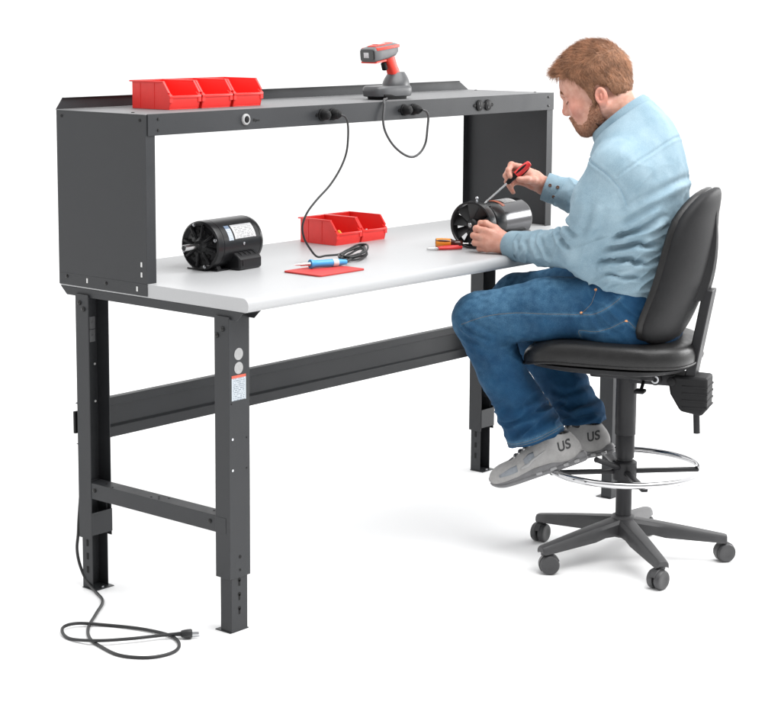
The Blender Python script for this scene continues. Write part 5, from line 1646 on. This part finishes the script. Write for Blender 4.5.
# cut the hems
def hem(c_, n_, r_in):
    c_ = np.array(c_); n_ = np.array(n_) / np.linalg.norm(n_)
    F.cut(c_, n_, c_ - np.array([0.11, 0.13, 0.12]), c_ + np.array([0.11, 0.13, 0.05]), 0.003)
    F.cone(c_ - n_ * 0.004, c_ + n_ * 0.05, r_in - 0.004, r_in, 0.003, 's')
hem((-0.105, 0.241, 0.360), (0.05, -0.33, -0.94), 0.071)
hem((0.100, 0.150, 0.378), (-0.05, -0.10, -0.99), 0.058)
P, Q = F.mesh(); P, Q = biggest(P, Q); P = relax(P, Q, 2)
N = vnormals(P, Q)
low = np.clip((0.66 - P[:, 2]) / 0.1, 0, 1)
P = P + N * ((0.0022 + 0.0020 * low) * perlin(P * np.array([1, 1, 1.5]), 18, 22) + 0.0010 * perlin(P, 50, 23))[:, None]
JF = [
 ([(0.446, 0.714), (0.394, 0.682), (0.342, 0.657)], .0060, .008), ([(0.431, 0.733), (0.382, 0.707), (0.318, 0.682)], .0055, .009),
 ([(0.454, 0.684), (0.405, 0.658), (0.363, 0.644)], .0050, .008), ([(0.40, 0.640), (0.36, 0.632), (0.325, 0.640)], .005, .009),
 ([(0.065, 0.79), (0.041, 0.741), (0.006, 0.709)], .0045, .009), ([(0.031, 0.815), (-0.021, 0.773), (-0.072, 0.748)], .0040, .009),
 ([(0.342, 0.637), (0.292, 0.538), (0.249, 0.453)], .0030, .013), ([(0.32, 0.413), (0.254, 0.436), (0.189, 0.483)], .0065, .010),
 ([(0.295, 0.379), (0.236, 0.408), (0.177, 0.449)], .0055, .009), ([(0.439, 0.612), (0.383, 0.497), (0.335, 0.397)], .0025, .012),
 ([(0.33, 0.445), (0.28, 0.470), (0.22, 0.500)], .0045, .010), ([(0.27, 0.815), (0.20, 0.790), (0.12, 0.775)], .0022, .014), ([(0.11, 0.815), (0.09, 0.76), (0.10, 0.70)], .0025, .010),
]
for ln_, am, wd in JF:
    N = vnormals(P, Q); P = crease(P, N, ln_, am, wd, alim=(-0.4, 0.02))
for ln_, am, wd in (([(0.235, 0.445), (0.178, 0.430), (0.10, 0.455)], .0065, .009), ([(0.235, 0.415), (0.16, 0.403), (0.09, 0.420)], .005, .008), ([(0.25, 0.48), (0.19, 0.47), (0.12, 0.50)], .004, .009), ([(0.33, 0.66), (0.27, 0.60), (0.24, 0.54)], .003, .012)):
    N = vnormals(P, Q); P = crease(P, N, ln_, am, wd, alim=(0.0, 0.3))
JS = {'side': [(0.436, 0.703), (0.364, 0.731), (0.275, 0.746), (0.157, 0.75), (0.09, 0.752), (0.05, 0.756), (0.01, 0.778), (-0.023, 0.806)],
      'pocket': [(0.095, 0.685), (0.095, 0.704), (0.049, 0.705), (0.004, 0.719), (-0.041, 0.742), (-0.060, 0.725), (-0.076, 0.71)],
      'hem': [(0.331, 0.352), (0.289, 0.356), (0.214, 0.383), (0.163, 0.409)], 'hemlow': [(0.325, 0.345), (0.285, 0.350), (0.212, 0.376), (0.165, 0.401)],
      'pocketmouth': [(0.09, 0.752), (0.06, 0.785), (0.05, 0.825)]}
N = vnormals(P, Q)
for k in ('side', 'pocket', 'pocketmouth'): P = crease(P, vnormals(P, Q), JS[k], .0018, .0035, taper=False, alim=(-0.4, -0.05))
N = vnormals(P, Q)
m_k = near(P, (-0.14, 0.36, 0.66), (-0.14, 0.31, 0.66), 0.07) + near(P, (0.13, 0.31, 0.67), (0.13, 0.28, 0.66), 0.07)
m_h = np.clip((0.13 - P[:, 1]) / 0.06, 0, 1) * np.clip((P[:, 2] - 0.69) / 0.03, 0, 1)
m_s = np.clip((0.52 - P[:, 2]) / 0.08, 0, 1) * np.clip((P[:, 2] - 0.36) / 0.03, 0, 1)
tj = P.copy(); tj[:, 2] += 0.5 * tj[:, 1]; tk = P.copy(); tk[:, 2] -= 0.6 * tk[:, 1]
r_h = ridged(tk, (9, 13, 22), 61); r_s = ridged(tj, (9, 9, 24), 62); r_t = ridged(tk, (10, 10, 16), 63)
P = P + N * (0.0055 * m_k * (ridged(tj, (10, 16, 30), 60) - 0.45) + 0.0045 * m_h * (r_h - 0.45) + 0.0060 * m_s * (r_s - 0.45) + 0.0018 * (r_t - 0.45))[:, None]
wear = np.zeros(len(P))
for c_, r_, g in (((-0.14, 0.36, 0.79), 0.13, 0.75), ((-0.14, 0.22, 0.83), 0.12, 0.6), ((-0.16, 0.47, 0.70), 0.07, 0.6), ((-0.2, 0.30, 0.70), 0.10, 0.3), ((-0.17, 0.40, 0.55), 0.09, 0.22), ((-0.2, 0.05, 0.70), 0.09, 0.2), ((0.13, 0.35, 0.80), 0.14, 0.6)):
    wear = np.maximum(wear, g * np.exp(-(np.linalg.norm(P - np.array(c_), axis=1) / r_) ** 2))
d_, _, _ = pl_dist(P[:, 1:], JS['side']); wear = np.maximum(wear, 0.55 * np.exp(-(d_ / 0.007) ** 2) * (P[:, 0] < -0.05))
d_, _, _ = pl_dist(P[:, 1:], JS['pocket']); wear = np.maximum(wear, 0.5 * np.exp(-(d_ / 0.006) ** 2) * (P[:, 0] < -0.05))
d_, _, _ = pl_dist(P[:, 1:], JS['hem']); wear = np.maximum(wear, 0.55 * np.exp(-(d_ / 0.008) ** 2) * (P[:, 0] < 0.0))
wear = np.clip(wear * (1 + 0.6 * perlin(P, 60, 31)) + 0.07 * perlin(P, 26, 32) + 0.30 * np.clip(r_h - 0.55, 0, 1) * m_h + 0.30 * np.clip(r_s - 0.55, 0, 1) * m_s + 0.10 * np.clip(r_t - 0.6, 0, 1), 0, 1)
M['jeans'] = denim('mid_blue_denim', (0.0030, 0.027, 0.072), (0.009, 0.054, 0.122), 'worn', (0.090, 0.205, 0.320), 0.35, 0.3)
jeans = add_mesh('jeans', P, Q, M['jeans'], man, {'worn': wear})
jb = BVHTree.FromPolygons([tuple(p) for p in P], [tuple(q) for q in Q])
for k in JS: stitch(jb, JS[k], 'stitching', M['thread'], jeans, r=0.00045, dash=0.0038)
b = B()   # copper rivets at the pocket corners
for u, v in ((0.088, 0.757), (0.052, 0.822), (-0.041, 0.742)):
    hit = jb.ray_cast(Vector((-0.6, u, v)), Vector((1, 0, 0)))
    if hit[0] is not None: b.lathe([(-0.001, 0.0042), (0.0008, 0.0042), (0.0014, 0.002), (0.0014, 0)], hit[0], hit[1], 14)
b.done('rivet_or_hole_disc', mat('copper_rivet', (0.55, 0.26, 0.13), 0.35, metal=1.0), jeans, 40)


# ---- sneakers
def shoe(heel, ud, a, letters, splay, ty=0.032):
    """local shoe frame: u heel->toe, s outward (toward -x), n up"""
    ud = np.array([splay, ud[0], ud[1]]); ud = ud / np.linalg.norm(ud)
    s = np.array([-1.0, 0, 0]); s = s - ud * (s @ ud); s /= np.linalg.norm(s); n_ = np.cross(ud, s)
    if n_[2] < 0: n_ = -n_
    O_ = np.array([a, heel[0], heel[1]])
    T = np.stack([s, ud, n_], 1)                    # columns
    def G(x, y, z): return O_ + T @ np.array([x, y, z])
    lo = np.minimum(G(-.1, -.06, -.06), G(.1, .34, .2)) - 0.10; hi = np.maximum(G(-.1, -.06, -.06), G(.1, .34, .2)) + 0.10
    F = Field(lo, hi, 0.0025)
    def E(c_, r_, k=0.02, mode='u'): F.ell(G(*c_), r_, k, mode, T)
    E((0, 0.045, 0.045), (0.035, 0.048, 0.048)); F.cone(G(0, 0.042, 0.05), G(0, 0.050, 0.098), 0.036, 0.035, 0.02)
    F.cone(G(0, 0.05, 0.050), G(0.002, 0.15, 0.046), 0.037, 0.037, 0.02)
    F.cone(G(0, 0.095, 0.080), G(0.001, 0.19, 0.046), 0.030, 0.028, 0.025)
    E((0.002, 0.205, 0.034), (0.047, 0.062, 0.033)); E((0.0, 0.243, 0.034), (0.042, 0.047, 0.031))
    F.cut(G(0, 0, 0.018), -n_, lo, hi, 0.004)
    F.cut(G(0, 0.045, 0.104), n_ * 0.93 - ud * 0.32, G(0, 0.045, 0.104) - 0.08, G(0, 0.045, 0.104) + 0.09, 0.004)
    F.cone(G(0, 0.046, 0.070), G(0, 0.048, 0.16), 0.0285, 0.031, 0.003, 's')
    P, Q = F.mesh(); P, Q = biggest(P, Q); P = relax(P, Q, 2)
    up = add_mesh('sneaker', P, Q, M['shoe'], man)
    bv = BVHTree.FromPolygons([tuple(p) for p in P], [tuple(q) for q in Q])
    # sole: lofted outline with ribbed side wall
    def outline(z, g):
        o_ = []
        for i in range(72):
            an = 2 * math.pi * i / 72; c_, s_ = math.cos(an), math.sin(an)
            y = 0.140 + (0.152 + g) * s_
            t_ = (y + 0.012) / 0.304
            hw = np.interp(t_, [0, 0.15, 0.4, 0.55, 0.72, 0.88, 1.0], [0.036, 0.039, 0.037, 0.041, 0.048, 0.045, 0.040]) + g
            x = math.copysign(abs(c_) ** 0.75, c_) * hw
            wob = 0.0016 * math.sin(i * 2.2) if z < 0.016 else 0
            o_.append(tuple(G(x * (1 + wob * 8), y, z + 0.016 * max(0, (t_ - 0.80) / 0.2) ** 2)))
        return o_
    b = B(); b.rings([outline(z, g) for z, g in ((0.0, -0.006), (0.003, -0.001), (0.008, 0.001), (0.012, -0.002), (0.016, 0.001), (0.023, 0.000), (0.028, -0.003), (0.029, -0.010))])
    so = b.done('sole', M['sole'], up, 30)
    b = B()   # clear air pods in the heel and arch
    for y, wd in ((0.012, 0.016), (0.045, 0.016), (0.085, 0.022), (0.13, 0.020)):
        hw = np.interp((y + 0.012) / 0.304, [0, 0.15, 0.4, 0.55], [0.033, 0.039, 0.037, 0.041])
        for sd in (-1, 1):
            c_ = G(sd * (hw - 0.004), y, 0.0105)
            m_ = Matrix(((*T[0], c_[0]), (*T[1], c_[1]), (*T[2], c_[2]), (0, 0, 0, 1)))
            b.box((-0.006, -wd * 0.5, -0.0045), (0.006, wd * 0.5, 0.0045), 0.003, mtx=m_)
    b.done('air_pod', M['soleclear'], so, 40)
    # mesh panels, stripe and lettering laid on the knit
    def lay(pts, off=0.0008, sd=1):
        out = []
        for x, y in pts:
            o_ = G(sd * 0.12, x, y); hit = bv.ray_cast(Vector(o_), Vector(-s * sd))
            if hit[0] is None:
                hit = bv.find_nearest(Vector(G(sd * 0.03, x, y)))
            out.append(hit[0] + hit[1] * off)
        return out
    def patch(poly_rows, name, m_, off=0.0008, sd=1):
        rows = [lay(r_, off, sd) for r_ in poly_rows]
        b = B(); t = bmesh.new(); vs = [[t.verts.new(p) for p in r_] for r_ in rows]
        for i in range(len(vs) - 1):
            for j in range(len(vs[0]) - 1): t.faces.new((vs[i][j], vs[i][j + 1], vs[i + 1][j + 1], vs[i + 1][j]))
        bmesh.ops.recalc_face_normals(t, faces=t.faces[:])
        b._merge(t); o_ = b.done(name, m_, up, 60)
        sm = o_.modifiers.new('thick', 'SOLIDIFY'); sm.thickness = 0.0008
        return o_
    for sd in (-1, 1):
        rows = [[(y, lo_ + (hi_ - lo_) * j / 6) for j in range(7)] for y, lo_, hi_ in ((0.125, 0.052, 0.075), (0.14, 0.050, 0.074), (0.16, 0.048, 0.064))]
        patch(rows, 'mesh_panel', M['shoedark'], 0.0006, sd)
        rows = [[(y, lo_ + (hi_ - lo_) * j / 6) for j in range(7)] for y, lo_, hi_ in ((0.185, 0.036, 0.054), (0.205, 0.034, 0.052), (0.225, 0.034, 0.047), (0.245, 0.035, 0.042))]
        patch(rows, 'toe_panel', M['shoedark'], 0.0006, sd)
        sw = []
        for i in range(13):   # curved stripe: wide hook tapering towards the heel
            t_ = i / 12
            y = 0.175 - 0.085 * t_
            lo_ = 0.040 + 0.010 * math.sin(t_ * 1.2) + 0.018 * t_ ** 2 - 0.006 * math.sin(math.pi * min(1, t_ * 2.2)) ; w_ = 0.011 * (1 - t_) ** 0.8 * min(1, t_ * 6 + 0.15) + 0.0012
            sw.append([(y, lo_), (y, lo_ + w_ * 0.5), (y, lo_ + w_)])
        patch(sw, 'side_stripe', mat('pale_grey_stripe', (0.36, 0.36, 0.36), 0.6) if 'stripe' not in M else M['stripe'], 0.0012, sd)
    rows = []   # dark tongue under the laces
    for j in range(9):
        y = 0.100 + 0.012 * j; z = 0.135 - 0.0105 * j; row = []
        for i in range(7):
            hit = bv.ray_cast(Vector(G(-0.017 + 0.034 * i / 6, y + 0.03, z + 0.06)), Vector(-n_ - ud * 0.4).normalized())
            row.append(hit[0] + hit[1] * 0.0007 if hit[0] is not None else Vector(G(-0.017 + 0.034 * i / 6, y, 0.07)))
        rows.append(row)
    t = bmesh.new(); vs = [[t.verts.new(p) for p in r_] for r_ in rows]
    for i in range(len(vs) - 1):
        for j in range(6): t.faces.new((vs[i][j], vs[i][j + 1], vs[i + 1][j + 1], vs[i + 1][j]))
    bmesh.ops.recalc_face_normals(t, faces=t.faces[:])
    b = B(); b._merge(t); o_ = b.done('tongue', M['tongue'], up, 60); sm = o_.modifiers.new('thick', 'SOLIDIFY'); sm.thickness = 0.001
    b = B()   # laces
    for i in range(6):
        y = 0.098 + 0.016 * i; z = 0.125 - 0.0125 * i
        pts = []
        for j in range(9):
            x = -0.022 + 0.044 * j / 8
            hit = bv.ray_cast(Vector(G(x, y + 0.03, z + 0.06)), Vector(-n_ - ud * 0.4).normalized())
            if hit[0] is not None: pts.append(hit[0] + hit[1] * 0.0022)
        if len(pts) > 3: b.tube(pts, 0.0032, 8)
    for sgn in (-1, 1):
        hit = bv.ray_cast(Vector(G(sgn * 0.006, 0.115, 0.2)), Vector(-n_))
        if hit[0] is not None:
            h0_ = np.array(hit[0]) + n_ * 0.004
            b.tube(spline([h0_, h0_ + T @ np.array([sgn * 0.012, -0.006, 0.012]), h0_ + T @ np.array([sgn * 0.026, 0.004, 0.004]), h0_ + T @ np.array([sgn * 0.016, 0.010, 0.0]), h0_], 6), 0.002, 8)
    b.done('lace', M['lacegrey'], up, 60)
    # lettering at the heel, on both flanks
    for sd in (1, -1):
        cu = bpy.data.curves.new('lettering', 'FONT'); cu.body = letters; cu.size = 0.036; cu.align_x = 'CENTER'; cu.space_character = 1.05
        cu.offset = 0.0009
        to = bpy.data.objects.new('lettering', cu); COL.objects.link(to)
        dg = bpy.context.evaluated_depsgraph_get(); me = bpy.data.meshes.new_from_object(to.evaluated_get(dg))
        bpy.data.objects.remove(to)
        t = bmesh.new(); t.from_mesh(me); bmesh.ops.subdivide_edges(t, edges=[e for e in t.edges if e.calc_length() > 0.006], cuts=2)
        for v in t.verts:
            hx, hz = v.co.x * 0.85, v.co.y
            # text runs from the toe side to the heel, leaning back
            y = ty - hx if sd == 1 else 0.034 + hx
            p = G(sd * 0.10, y - (0.10 * hz), 0.053 + hz); hit = bv.ray_cast(Vector(p), Vector(-s * sd))
            if hit[0] is None or y < 0.008: hit = bv.find_nearest(Vector(G(sd * (0.030 if y > 0.008 else max(0.0, 0.030 + (y - 0.008) * 1.6)), max(y, -0.004) - 0.1 * hz, 0.053 + hz)))
            v.co = hit[0] + hit[1] * 0.0009
        m2_ = bpy.data.meshes.new('lettering'); t.to_mesh(m2_); t.free(); m2_.materials.append(M['lettering'])
        o_ = bpy.data.objects.new('lettering', m2_); link(o_, up)
    # sock in the collar
    b = B(); q0 = Vector(G(0, 0.047, 0.06)); q1 = Vector(G(0, 0.078, 0.122)); b.cyl(q0, q1, 0.029, 0.033, 32); b.done('sock', M['sock'], man, 50)
    return up


M['tongue'] = mat('dark_grey_tongue', (0.10, 0.10, 0.105), 0.85, bump=0.4, bscale=500)
M['lacegrey'] = mat('pale_grey_lace', (0.46, 0.46, 0.46), 0.8)
M['stripe'] = mat('pale_grey_stripe', (0.33, 0.33, 0.33), 0.6)
shoe((0.090, 0.3125), (0.922, -0.388), -0.115, 'US', -0.03)
shoe((0.062, 0.2900), (0.965, -0.262), 0.098, 'US', 0.05, 0.032)
